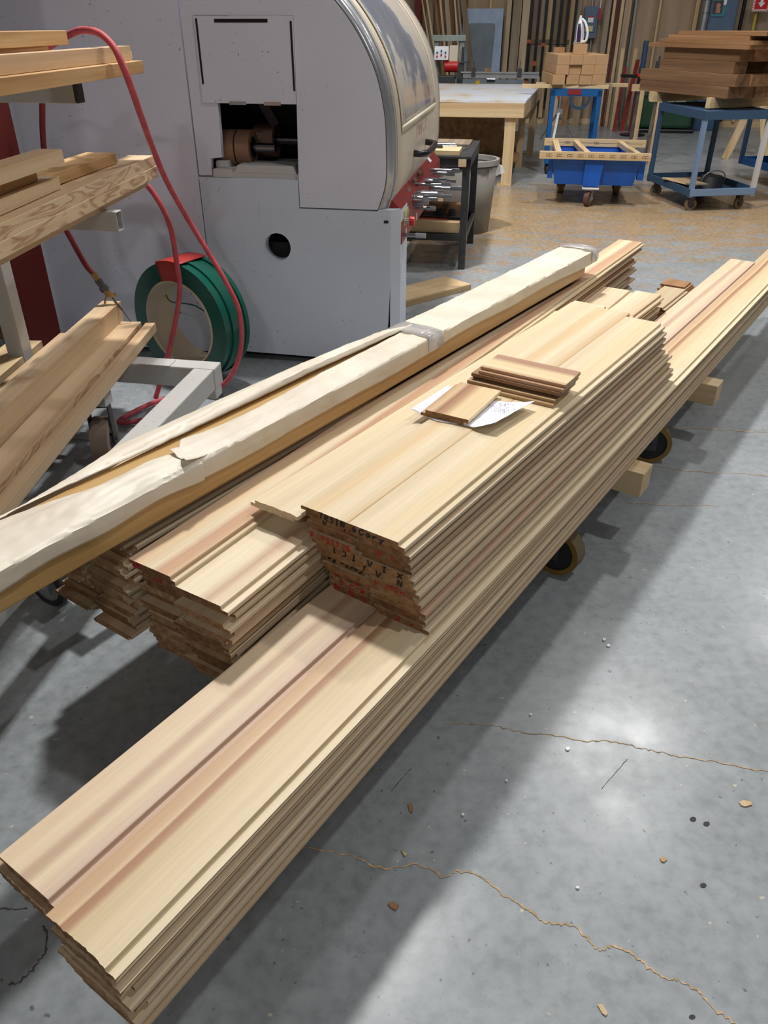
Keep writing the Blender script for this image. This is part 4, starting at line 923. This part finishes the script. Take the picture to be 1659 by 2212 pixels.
for q, (a, wd, m, zt, lb) in enumerate([(.03, .075, stockpale, 2.6, 'pale narrow plank right of the blue grey panel'), (.17, .14, greywood, 2.6, 'broad dark grey plank right of the pale narrow plank'), (.315, .12, stockpale, 2.6, 'yellowish plank between grey plank and pipe clamps'),
     (1.66, .09, greywood, 2.7, 'wide grey plank right of the switch box'), (1.76, .045, fir, 2.7, 'slim pale plank beside red strip on back wall'), (1.82, .03, maroon, 2.7, 'thin dark red strip leaning on the back wall'), (1.89, .05, fir, 2.7, 'pale plank right of the thin red strip'), (1.98, .10, stockpale, 2.7, 'broad pale plank at the right end of leaning stock'),
     (.62, .05, stockpale, .75, 'short post below the blue cart, leftmost'), (.84, .09, stockpale, .8, 'wide short stockpale board under the block cart'), (.98, .06, fir, .75, 'short pale offcut beside wide short stockpale board'), (1.15, .10, brownwood, .8, 'brown short board right of short pale offcut'), (1.36, .12, stockpale, 1.0, 'short broad board behind blue cart legs')]):
    lean('plank', a+.02, a, wd, m, lb, 'board', zt, 0, 12.04-.03*(q % 2), .03, 'planks leaning on the back wall', .12)
# pipe clamps
cl = thing('pipe_clamp', 'leftmost of the black pipe clamps on the back wall rack', 'clamp', MW(.42, 12.05), -B, 'black pipe clamps on the wall')
MB().box(-.02, -.02, .25, .02, .02, 2.7).build('bar', blackp, cl)
MB().box(-.035, -.06, 1.25, .035, -.02, 1.31).cyl((0, -.07, 1.28), (0, -.11, 1.28), .012, None, 10).build('clamp_head', orange, cl)
MB().box(-.035, -.06, .62, .035, -.02, .69).build('tail_stop', orange, cl)
CN = ['leftmost', 'second from left', 'third from left', 'fourth from left', 'fifth from left', 'sixth from left', 'rightmost']
for i in range(1, 7):
    r = cl.copy(); C.objects.link(r); r.location = MW(.42+i*.122, 12.05-.02*(i % 2)); r['label'] = '%s of the black pipe clamps on the back wall rack' % CN[i]
    for ch in cl.children:
        d = ch.copy(); C.objects.link(d); d.parent = r
        if ch.name.startswith('clamp_head'): d.location.z = [.0, 1.2, -.05, 1.2, 1.1, 1.2, 1.15][i]
        if ch.name.startswith('tail'): d.location.z = [.0, .3, -.1, .05, .35, -.2, .1][i]
for i in range(8):
    lean('stock_board', .36+i*.122, .36+i*.122, .075, greywood if i % 3 else pine, '%s grey board between the black pipe clamps' % ['first', 'second', 'third', 'fourth', 'fifth', 'sixth', 'seventh', 'eighth'][i], 'board', 2.7, .1, 12.165, .03, 'boards behind the pipe clamps')
# disconnect switch
dsw = thing('disconnect_switch', 'grey blue electrical disconnect box with sticker on plywood wall', 'switch box', MW(1.42, 12.1), -B)
MB().box(-.115, -.06, 1.33, .115, .12, 1.79).build('enclosure', panelblue, dsw, bevel=.008)
MB().box(-.085, -.075, 1.42, .085, -.058, 1.70).build('door_cover', panelblue, dsw, bevel=.006)
MB().box(-.05, -.079, 1.56, .04, -.074, 1.63).build('white_label', white, dsw); MB().box(-.05, -.079, 1.632, .04, -.074, 1.655).build('red_label', redp, dsw)
MB().box(-.075, -.079, 1.43, .045, -.074, 1.51).build('cream_label', yellow, dsw)
MB().box(.118, -.05, 1.60, .15, .03, 1.76).build('switch_lever', redp, dsw); MB().cyl((.13, -.02, 1.72), (.13, -.02, 1.92), .01).build('lever_rod', whitep, dsw)
MB().cyl((0.05, .05, .9), (.05, .05, 1.33), .018).cyl((0, .05, 1.79), (0, .05, 2.6), .018).build('conduit', galv, dsw)
# electrical cabinet, duct, poster, arrow sign
ec = thing('electrical_cabinet', 'tall grey blue electrical cabinet on the wall at upper right', 'cabinet', MW(3.52, 12.0), -B)
MB().box(-.22, -.05, 1.0, .20, .24, 2.6).build('cabinet_body', panelblue, ec, bevel=.008)
MB().box(-.20, -.062, 1.05, .18, -.05, 2.55).build('cabinet_door', panelblue, ec, bevel=.004)
dk = MB().cyl((3.23, 11.95, .2), (3.23, 11.95, 3.5), .06, None, 28).build('duct_pipe', galv, None, MW(0, 0), -B); tag(dk, 'shiny galvanised duct pipe beside the electrical cabinet', 'pipe')
MB().ring((3.23, 11.95, 1.68), (3.23, 11.95, 1.70), .064, .06, 28).ring((3.23, 11.95, 1.86), (3.23, 11.95, 1.88), .064, .06, 28).build('clip_band', steel, dk)
po = thing('poster', 'small colourful photo poster taped to the electrical cabinet', 'poster', MW(3.43, 11.925), -B)
MB().box(-.11, -.004, 1.64, .10, .0, 1.87).build('backing', plain('teal_card', rgb(50, 130, 140), .5), po)
MB().box(-.10, -.006, 1.68, .05, -.003, 1.86).build('dark_patch', plain('dark_photo', rgb(70, 52, 56), .5), po)
MB().cyl((-.02, -.008, 1.79), (-.02, -.005, 1.79), .035, None, 20).box(-.05, -.0085, 1.69, .02, -.005, 1.76).build('light_patch', plain('skin_tone_patch', rgb(176, 130, 110), .5), po)
MB().box(.052, -.006, 1.80, .098, -.003, 1.868).build('white_patch', whitep, po)
sg = thing('arrow_sign', 'red and white striped sign with white down arrow at top right', 'sign', MW(4.06, 11.9), -B)
MB().box(-.13, 0, 1.71, .13, .006, 1.97).build('plate', whitep, sg)
stp = MB()
for i in range(-8, 9):
    x = i*.036
    for z0, z1 in ((1.71, 1.735), (1.945, 1.97)):
        x0, x1 = x, x+.014; sh = .02
        q = [(max(-.13, min(.13, u)), -.0015, zz) for u, zz in ((x0, z0), (x1, z0), (x1+sh, z1), (x0+sh, z1))]; stp.add(q, [(0, 1, 2, 3)])
for i in range(0, 8):
    z = 1.715+i*.034
    for x0, x1 in ((-.13, -.105), (.105, .13)): stp.add([(x0, -.0015, min(z, 1.97)), (x1, -.0015, min(z+.018, 1.97)), (x1, -.0015, min(z+.032, 1.97)), (x0, -.0015, min(z+.014, 1.97))], [(0, 1, 2, 3)])
stp.build('stripes', redp, sg)
MB().box(-.10, -.003, 1.74, .10, -.0005, 1.94).build('red_field', redp, sg)
plate('arrow', [(-.022, 1.90), (.022, 1.90), (.022, 1.83), (.055, 1.83), (0, 1.765), (-.055, 1.83), (-.022, 1.83)], [], -.006, -.003, whitep, sg)
tag(MB().cyl((4.03, 12.0, .6), (4.03, 12.0, 1.70), .022).build('yellow_pole', plain('yellow_pole_paint', rgb(190, 170, 60), .5), None, MW(0, 0), -B), 'yellow pole standing below the arrow sign', 'pole')
tag(MB().cyl((3.82, 12.0, .1), (3.82, 12.0, 3.4), .028).build('black_pipe', blackp, None, MW(0, 0), -B), 'black vertical pipe left of the arrow sign', 'pipe')
tag(MB().cyl((4.33, 11.9, 1.20), (4.33, 11.98, 1.20), .11, None, 28).build('dark_disc', plain('dark_teal', rgb(22, 52, 54), .4), None, MW(0, 0), -B), 'dark teal round disc at the right image edge above timber pile', 'disc')
# tripod stand, red pipes, drill stand, blue ring
ts = thing('tripod_stand', 'grey tripod roller stand behind the blue cart legs', 'stand', MW(1.0, 9.7), -B)
MB().cyl((0, 0, .25), (0, 0, .80), .018).build('post', galv, ts)
for an in (20, 140, 260): MB().bar((0, 0, .42), (.32*math.cos(R(an)), .32*math.sin(R(an)), .0), .035, .018).build('leg', galv, ts)
MB().box(-.05, -.03, .37, .05, .03, .45).build('collar', galv, ts)
for i, (a, dx, wd) in enumerate([(1.98, .0, .05), (2.1, .06, .06), (2.24, -.02, .05)]):
    lean('red_pipe', a+dx+.04, a, wd, red_paint, ['left', 'middle', 'right'][i]+' of the red pipes leaning behind the wooden stands', 'pipe', .95 if i != 1 else 1.05, 0, 11.2, wd, 'red pipes by the wall', 0)
for i, (a, zt) in enumerate([(1.96, 1.2), (2.16, 1.2)]):
    lean('white_post', a, a, .06, pine, ['left', 'right'][i]+' pale post standing by the drill stand', 'post', zt, 0, 11.4, .04, 'pale posts by the drill stand')
ds = thing('drill_stand', 'black drill press stand with small table behind wooden stands', 'drill stand', MW(2.2, 10.6), -B)
MB().box(-.28, -.12, .83, .10, .12, .87).box(.02, -.1, .90, .36, .12, .93).build('table', blackp, ds)
MB().cyl((.03, .05, .02), (.03, .05, 1.32), .04).build('column', navy, ds)
MB().cyl((0.03, .05, 0), (.03, .05, .02), .2, None, 24).build('base', blackp, ds)
MB().box(.22, -.03, .93, .30, .05, 1.05).cyl((.26, .0, 1.05), (.26, .0, 1.12), .012).build('chuck', darkgrey, ds)
br = MB().ring((1.27, 9.4, .45), (1.27, 9.44, .45), .16, .12, 32).build('blue_ring', navy, None, MW(0, 0), -B)
br.location = MW(0, 0, .17); tag(br, 'dark blue hoop hanging under the block cart', 'hoop')
# ================================================================ BLUE CART WITH TAN BLOCKS
bc = thing('block_cart', 'blue steel cart carrying stacked tan blocks behind the dump cart', 'cart', MW(1.09, 6.8), -B)
for x in (-.255, .27):
    for y in (-.3, .45): MB().box(x-.025, y-.025, .12, x+.025, y+.025, .90).build('leg', royal, bc)
MB().box(-.28, -.325, .84, .295, -.285, .915).box(-.28, .44, .84, .295, .48, .915).box(-.28, -.3, .84, -.24, .46, .915).box(.255, -.3, .84, .295, .46, .915).build('top_frame', royal, bc)
MB().box(-.28, -.32, .12, .295, .48, .16).build('lower_shelf', royal, bc)
MB().box(-.09, -.333, .855, .06, -.325, .91).build('name_plate', red_paint, bc)
for x in (-.24, .25):
    for y in (-.26, .42): caster(bc, x, y, .05, .03, R(10), .12, rubber, darkgrey, darkgrey, .6)
gs = 'sticks under the tan blocks'
for i, (x0, x1, y0, y1, lb) in enumerate([(-.62, .36, -.30, -.255, 'front pine stick sticking out left under the tan blocks'), (-.46, .60, .02, .07, 'rear pine stick sticking out right under the tan blocks')]):
    tag(MB().box(x0, y0, 0, x1, y1, .04).build('sticker', pine_x, None, MW(1.09, 6.8, .916), -B, bevel=.002), lb, 'stick', gs)
gb = 'tan blocks stacked on the blue cart'
rw = ['bottom', 'middle', 'top']; cl_ = ['first', 'second', 'third', 'fourth']
for r_ in range(3):
    for c_ in range(4):
        x0 = -.27+c_*.143+[.0, .01, .012][r_]-(.02 if c_ == 0 and r_ == 0 else 0); y0 = -.34+rn.uniform(-.004, .004)+(.03 if c_ == 1 and r_ < 2 else 0)
        tag(MB().box(0, 0, 0, .141, .80, .097).build('tan_block', [mdf], None, MW(1.045, 6.8, .9565)+Vector((0, 0, r_*.0985))+Matrix.Rotation(-B+R(9), 3, 'Z') @ Vector((x0, y0, 0)), -B+R(9), bevel=.002),
            '%s row, %s tan block from left on the blue cart' % (rw[r_], cl_[c_]), 'block', gb)
zt = .9565+3*.0985
tag(MB().box(0, 0, 0, .15, .30, .10).build('tan_block', [mdf], None, MW(1.01, 6.52, zt), -B, bevel=.002), 'single tan block under the clothes iron on top of the stack', 'block')
tag(MB().box(0, 0, 0, .13, .03, .055).build('wood_piece', brownwood, None, MW(.80, 7.2, zt), -B), 'small pinkish wood piece lying at back left of the tan blocks', 'block')
ir = thing('clothes_iron', 'white and purple clothes iron standing upright on the tan block', 'iron', MW(1.045, 6.63, zt+.101), -B+R(60))
def iron_outline(zz):   # half width of the sole along its length 0..1
    return .052*math.sin(min(1, (1-zz)*1.9+.0)*math.pi/2)*(1 if zz > .1 else .85+1.5*zz)
rows = 14; Ps = []; Pb = []
for i in range(rows+1):
    u = i/rows; wd = max(.001, iron_outline(u)); z = .27*u
    Ps.append([(-wd, .0, z), (-wd, .012, z), (wd, .012, z), (wd, .0, z), (-wd, .0, z)])
    wb_ = wd*.86; dpt = .012+.05*math.sin(min(1, (1-u)*1.4)*math.pi/2)
    Pb.append([(-wb_, -.001, z), (-wb_*.9, -.02, z), (-wb_*.5, -dpt, z), (wb_*.5, -dpt, z), (wb_*.9, -.02, z), (wb_, -.001, z)])
MB().grid(Ps).build('sole_plate', steel, ir); MB().grid(Pb).build('shell', whitep, ir, solid=.002)
MB().grid([[(r[1][0]*1.08-.004, yy*r[2][1], r[2][2]) for yy in (.25, .6, .98)] for r in Pb[1:11]]).build('water_tank', purple, ir, solid=.003)
MB().tube(smooth_path([(0, -.05, .02), (0, -.105, .03), (0, -.115, .11), (0, -.075, .2), (0, -.03, .235)], 6), .014, 12).build('handle', whitep, ir)
MB().tube(smooth_path([(.02, -.05, .01), (.08, -.02, .012), (.12, .03, .006), (.06, .08, .004)], 6), .004, 8).build('cord', whitep, ir)
# ================================================================ BLUE DUMP CART AND FRAME ON IT
dc = thing('tilt_cart', 'bright blue low tub cart on casters in the sawdust', 'cart', MW(1.28, 4.9), -B)
def tub(f, nm='tub'):
    mb = MB()
    x0, x1, y0, y1 = -.41, .42, -.32, .62
    lo = [(-.37, -.28, .195), (.38, -.28, .195), (.38, .58, .195), (-.37, .58, .195)]; hi = [(x0, y0, .43), (x1, y0, .43), (x1, y1, .43), (x0, y1, .43)]
    mb.add(lo+hi, [(0, 1, 2, 3), (0, 1, 5, 4), (1, 2, 6, 5), (2, 3, 7, 6), (3, 0, 4, 7)])
    return mb.build(nm, blue, dc, solid=.012)
tub(0)
MB().box(-.45, -.30, .25, -.40, -.22, .425).box(.41, -.30, .25, .47, -.22, .425).build('side_flange', blue, dc, bevel=.006)
MB().prism([(-.10, .19), (.055, .19), (.075, .435), (-.10, .435)], -.35, -.30).build('front_rib', blue, dc, bevel=.006)
MB().box(-.10, -.36, .165, .06, -.22, .18).build('caster_plate', whitep, dc)
caster(dc, -.02, -.30, .075, .05, R(-30), .165, plain('red_brown_tyre', rgb(96, 66, 58), .6), galv, galv, .6)
for x in (-.28, .30): caster(dc, x, .42, .075, .06, R(0), .19, brownwood, darkgrey, darkgrey, .6)
sf = thing('stretcher_frame', 'ladder-like pine frame with printed rails resting on the blue tub cart', 'frame', MW(1.28, 4.9), -B)
rails = [MB().box(-.545, -.385, .436, .50, -.33, .50).build('rail', pine_x, sf), MB().box(-.50, .60, .436, .555, .645, .505).build('rail', pine_x, sf)]
for xs, xe in ((-.385, -.36), (-.17, -.08), (.29, .40)): MB().bar((xe, -.33, .468), (xs, .60, .468), .055, .045).build('cross_piece', pine, sf)
for k, rx in enumerate(rails):
    yy = -.3855 if k == 0 else .5995
    mk = MB()
    for q in range(-5, 5) if k == 0 else (-3, 0, 3):
        x = q*.1+.02
        mk.box(x, yy-.0008, .458, x+.055, yy, .461).box(x, yy-.0008, .478, x+.055, yy, .481).box(x, yy-.0008, .458, x+.004, yy, .481).box(x+.025, yy-.0008, .462, x+.03, yy, .477)
    if k: mk.box(-.47, yy-.0008, .468, .52, yy, .471)
    mk.build('stamped_marks', plain('stamp_ink_%d' % k, rgb(112, 88, 66), .7), rx)
# ================================================================ GREY BLUE CART WITH TIMBER PILE
ca = R(18)
gc = thing('timber_cart', 'worn grey blue steel shop cart carrying the brown timber pile', 'cart', MW(2.2, 4.5), -B+ca)
W_, D_ = .63, .92
for x, y, m in ((0, 0, navy_light), (W_, 0, white_paint), (0, D_, navy), (W_, D_, navy)):
    lg = MB().box(x-.02, y-.02, .13, x+.02, y+.02, .86).build('post', m, gc)
MB().box(-.02, -.025, .14, W_+.02, -.01, .205).build('front_tray_edge', navy_light, gc, bevel=.003)
MB().box(-.025, -.02, .14, -.01, D_+.02, .205).box(W_+.01, -.02, .14, W_+.025, D_+.02, .205).box(-.02, D_+.01, .14, W_+.02, D_+.025, .205).box(-.02, -.02, .14, W_+.02, D_+.02, .15).build('tray', navy, gc)
MB().box(-.025, -.025, .80, W_+.025, -.01, .87).box(-.025, -.02, .80, -.01, D_+.02, .87).box(W_+.01, -.02, .80, W_+.025, D_+.02, .87).box(-.02, D_+.01, .80, W_+.02, D_+.025, .87).box(-.02, -.02, .85, W_+.02, D_+.02, .862).build('top_tray', navy, gc)
for x, y, an in ((.05, .06, -100), (W_-.08, .06, -70), (.05, D_-.08, -130), (W_-.06, D_-.06, -90)): caster(gc, x, y, .055, .03, R(an), .14, tancaster, darkgrey, darkgrey, .55)
gl_ = lambda x, y, z: MW(2.2, 4.5, z)+Matrix.Rotation(-B+ca, 3, 'Z') @ Vector((x, y, 0))
tag(MB().box(-.13, -.17, 0, .15, .20, .012).build('plywood_scrap', pine, None, gl_(.11, .36, .207), -B+ca, rot=(0, R(4), -B+ca+.2)), 'square plywood scrap on the lower tray of the timber cart', 'panel')
sw = thing('circular_saw', 'dark round saw guard with strap on the lower tray of timber cart', 'tool', gl_(.42, .42, .151), 0)
MB().cyl((0, 0, 0), (0, 0, .10), .12, .10, 28).build('guard', darkgrey, sw, bevel=.006)
MB().tube(smooth_path([(-.13, -.05, .02), (-.1, -.08, .12), (0, -.1, .16), (.1, -.06, .12), (.12, 0, .02)], 6), .006, 8).build('strap', galv, sw)
tag(MB().box(-.16, -.04, 0, .16, .04, .05).build('brown_offcut', brownwood, None, gl_(.27, .62, .151), -B+ca), 'brown offcut at the back of the timber cart tray', 'block')
PA = ca+R(15.5)       # timbers lie turned on the cart
pl = lambda x, y, z: MW(2.36, 4.66, z)+Matrix.Rotation(-B+PA, 3, 'Z') @ Vector((x, y, 0))
gp = 'sawn timbers piled on the timber cart'
for i, (y0, lb) in enumerate([(.12, 'near pine bearer under the timber pile'), (.92, 'far pine bearer under the timber pile')]):
    tag(MB().box(-.04, 0, 0, .75, .06, .088).build('bearer', pine_x, None, pl(0, y0, .8715), -B+PA, bevel=.002), lb, 'bearer', 'bearers under the timber pile')
ry = ['bottom', 'second', 'third', 'fourth']
for r_ in range(4):
    for c_ in range(4):
        y0 = [-.02, -.10, -.03, -.06][r_]+rn.uniform(-.02, .02)+(.18 if (r_, c_) in ((2, 1), (2, 2)) else 0); x0 = [0, -.0, .025, .03][r_]+c_*.165
        tag(MB().box(0, y0, 0, .16, 1.2+[.0, .02, -.22, -.25][r_], .097).build('sawn_timber', [darktimber if c_ == 0 else brownwood], None, pl(x0, 0, .961+r_*.098), -B+PA, bevel=.002),
            '%s row, %s brown timber from left in the pile on cart' % (ry[r_], cl_[c_]), 'timber', gp)
zp = .961+4*.098
for r_ in range(4):
    for c_ in range(3):
        y0 = [-.18, -.2, -.1, -.28][r_]; L = [1.32, 1.2, 1.05, 1.1][r_]
        tag(MB().box(0, y0, 0, .205, y0+L, .033).build('brown_plank', [brownwood], None, pl([-.02, .0, .05, .05][r_]+c_*.21, 0, zp+r_*.034), -B+PA, bevel=.001),
            '%s layer, %s brown plank from left at top of timber pile' % (['lowest', 'second', 'third', 'uppermost'][r_], cl_[c_]), 'plank', 'brown planks on top of the timber pile')
# second cart at right edge
g2 = thing('shop_cart', 'blue shop cart partly cut off at the right edge', 'cart', MW(3.35, 5.75), -B+ca)
MB().box(0, 0, .16, .8, .9, .17).box(0, -.01, .16, .8, .0, .235).box(-.01, 0, .16, 0, .9, .235).box(0, .9, .16, .8, .91, .235).build('tray', royal, g2)
for x, y in ((0, 0), (0, .9)): MB().box(x-.02, y-.02, .16, x+.02, y+.02, .9).build('post', navy, g2)
MB().box(-.02, -.02, .84, .8, .92, .9).build('top_tray', navy, g2)
caster(g2, .12, .08, .06, .035, R(-60), .16, rubber, darkgrey, darkgrey, .55)
caster(g2, .7, .08, .06, .035, R(-60), .16, rubber, darkgrey, darkgrey, .55)
# wooden stands with red caps
def stand(a, b, h, label, w_=.055):
    st = thing('wooden_stand', label, 'stand', MW(a, b), -B, 'pine stands with red caps')
    MB().box(-w_/2, -.02, 0, w_/2, .02, h).build('front_leg', pine_z, st)
    MB().bar((-.02, .45, 0), (-.03, .05, h-.05), w_, .035, (1, 0, 0)).build('rear_leg', greywood_z, st)
    MB().box(-.14, .02, h-.17, .20, .06, h-.09).build('cross_bar', pine_x, st)
    MB().box(-.09, -.04, h, .09, .06, h+.035).build('red_cap', redp, st)
stand(2.16, 7.46, .925, 'nearer pine stand with red cap left of the timber cart')
stand(2.02, 8.25, .955, 'farther pine stand with red cap behind the tub cart')
def sawhorse(a, b, rz, label):
    sh = thing('sawhorse', label, 'sawhorse', MW(a, b), rz, 'sawhorses at the right')
    for x in (-.35, .35):
        for y, k in ((-.25, -1), (.25, 1)): MB().bar((x, y, 0), (x*.9, .03*k, .82), .085, .035, (1, 0, 0)).build('leg', pine_z, sh)
    MB().box(-.45, -.045, .78, .45, .045, .85).build('top_rail', pine_x, sh)
sawhorse(3.55, 8.45, R(65), 'pine sawhorse seen between the legs of the timber cart')
sawhorse(4.05, 7.9, R(65), 'pine sawhorse behind the cut-off shop cart')
gb_ = thing('green_bin', 'dark green low plastic bin with white stickers by the wall', 'bin', MW(2.78, 11.3), -B)
MB().box(-.45, -.2, .06, .42, .35, .60).build('bin_body', darkgreen, gb_, bevel=.05)
MB().box(-.48, -.24, .0, .47, .38, .06).build('bin_base', blackp, gb_, bevel=.02)
MB().box(-.02, -.206, .36, .09, -.2, .50).build('sticker', greyplastic, gb_); MB().box(.11, -.206, .36, .26, -.2, .50).build('sticker', greyplastic, gb_)
tag(MB().box(0, 0, 0, .38, .35, .52).build('blue_tote', navy, None, MW(3.30, 11.55), -B, bevel=.02), 'dark blue tote box beside the green bin', 'box')
# ================================================================ SMALL THINGS ON THE FLOOR
def chip(name, pts, mat, label, cat='litter', z=.002, th=.003):
    c = Vector((sum(p[0] for p in pts)/len(pts), sum(p[1] for p in pts)/len(pts)))
    o = MB().prism([(p[0]-c.x, p[1]-c.y) for p in pts], 0, th, axis='Z').build(name, mat, None, (c.x, c.y, .0005)); return tag(o, label, cat)
chip('dry_leaf', [(0.0559, 1.1779), (0.0635, 1.1791), (0.0684, 1.1627), (0.0648, 1.1527), (0.0586, 1.1602)], brownwood, 'curled brown leaf on the shaded floor below the front boards')
chip('wood_chip', [(0.0374, 1.0575), (0.0455, 1.0530), (0.0514, 1.0462), (0.0452, 1.0428)], pine, 'pale wood chip on the floor near the shadow edge')
chip('leaf_scrap', [(0.6040, 1.0384), (0.6121, 1.0417), (0.6182, 1.0350), (0.6101, 1.0284), (0.6047, 1.0306)], amber_edge, 'small tan leaf scrap on the open floor at right')
chip('tan_scrap', [(0.8328, 1.1817), (0.8440, 1.1881), (0.8621, 1.1843), (0.8607, 1.1753), (0.8414, 1.1703), (0.8342, 1.1741)], pine, 'tan round scrap on the floor near right edge')
chip('wood_shaving', [(0.3973, 0.7377), (0.4063, 0.7393), (0.4128, 0.7233), (0.4082, 0.7186), (0.4025, 0.7233)], pine, 'curled shaving at the bottom of the floor')
chip('brown_scrap', [(0.0082, 0.9347), (0.0198, 0.9377), (0.0312, 0.9297), (0.0253, 0.9198), (0.0139, 0.9257)], brownwood, 'brown scrap on floor left of the long crack')
chip('black_spot', [(0.7180, 1.1409), (0.7160, 1.1432), (0.7126, 1.1440), (0.7085, 1.1432), (0.7051, 1.1409), (0.7030, 1.1378), (0.7030, 1.1348), (0.7050, 1.1325), (0.7084, 1.1317), (0.7124, 1.1325), (0.7159, 1.1348), (0.7179, 1.1378)], rubber, 'upper left of the dark round spots on the right floor', 'spot', th=.0008)
chip('black_spot', [(0.7446, 1.1287), (0.7426, 1.1309), (0.7392, 1.1317), (0.7352, 1.1309), (0.7317, 1.1287), (0.7297, 1.1256), (0.7296, 1.1226), (0.7315, 1.1204), (0.7349, 1.1196), (0.7389, 1.1204), (0.7424, 1.1226), (0.7445, 1.1256)], rubber, 'upper right of the dark round spots on the right floor', 'spot', th=.0008)
chip('black_spot', [(0.6844, 0.9783), (0.6826, 0.9803), (0.6794, 0.9810), (0.6757, 0.9803), (0.6725, 0.9783), (0.6707, 0.9757), (0.6707, 0.9731), (0.6726, 0.9712), (0.6758, 0.9705), (0.6794, 0.9712), (0.6826, 0.9731), (0.6845, 0.9757)], rubber, 'middle of the dark round spots on the right floor', 'spot', th=.0008)
chip('black_spot', [(0.5733, 0.7197), (0.5716, 0.7212), (0.5688, 0.7217), (0.5656, 0.7212), (0.5630, 0.7197), (0.5615, 0.7178), (0.5617, 0.7158), (0.5634, 0.7144), (0.5662, 0.7138), (0.5693, 0.7144), (0.5720, 0.7158), (0.5734, 0.7178)], rubber, 'bottom of the dark round spots on the right floor', 'spot', th=.0008)
chip('white_crumb', [(0.6572, 1.7567), (0.6517, 1.7567), (0.6476, 1.7510), (0.6490, 1.7454), (0.6544, 1.7454), (0.6586, 1.7510)], whitep, 'white foam crumb on the floor beside the caster wheel shadow', th=.004)
chip('white_crumb', [(0.6631, 1.7303), (0.6576, 1.7303), (0.6536, 1.7247), (0.6549, 1.7192), (0.6604, 1.7192), (0.6644, 1.7247)], whitep, 'white foam crumb on the floor just below the first white crumb', th=.004)
chip('white_crumb', [(0.4666, 1.3462), (0.4608, 1.3462), (0.4568, 1.3411), (0.4587, 1.3360), (0.4645, 1.3360), (0.4685, 1.3411)], whitep, 'white foam crumb on the floor on the lit floor at the bright patch', th=.004)
chip('white_crumb', [(0.3900, 1.4591), (0.3863, 1.4591), (0.3839, 1.4557), (0.3852, 1.4523), (0.3889, 1.4523), (0.3913, 1.4557)], whitep, 'white foam crumb on the floor near the upper shadow edge', th=.004)
chip('white_crumb', [(0.1849, 1.1524), (0.1806, 1.1524), (0.1782, 1.1489), (0.1800, 1.1455), (0.1843, 1.1455), (0.1867, 1.1489)], whitep, 'white foam crumb on the floor by the shadow edge lower down', th=.004)
chip('white_crumb', [(0.4115, 0.9723), (0.4076, 0.9723), (0.4050, 0.9695), (0.4064, 0.9666), (0.4103, 0.9666), (0.4129, 0.9695)], whitep, 'white foam crumb on the floor right of the long crack', th=.004)
chip('white_crumb', [(0.2977, 1.2464), (0.2943, 1.2464), (0.2923, 1.2436), (0.2936, 1.2408), (0.2969, 1.2408), (0.2990, 1.2436)], whitep, 'white foam crumb on the floor small at right above the crack', th=.004)
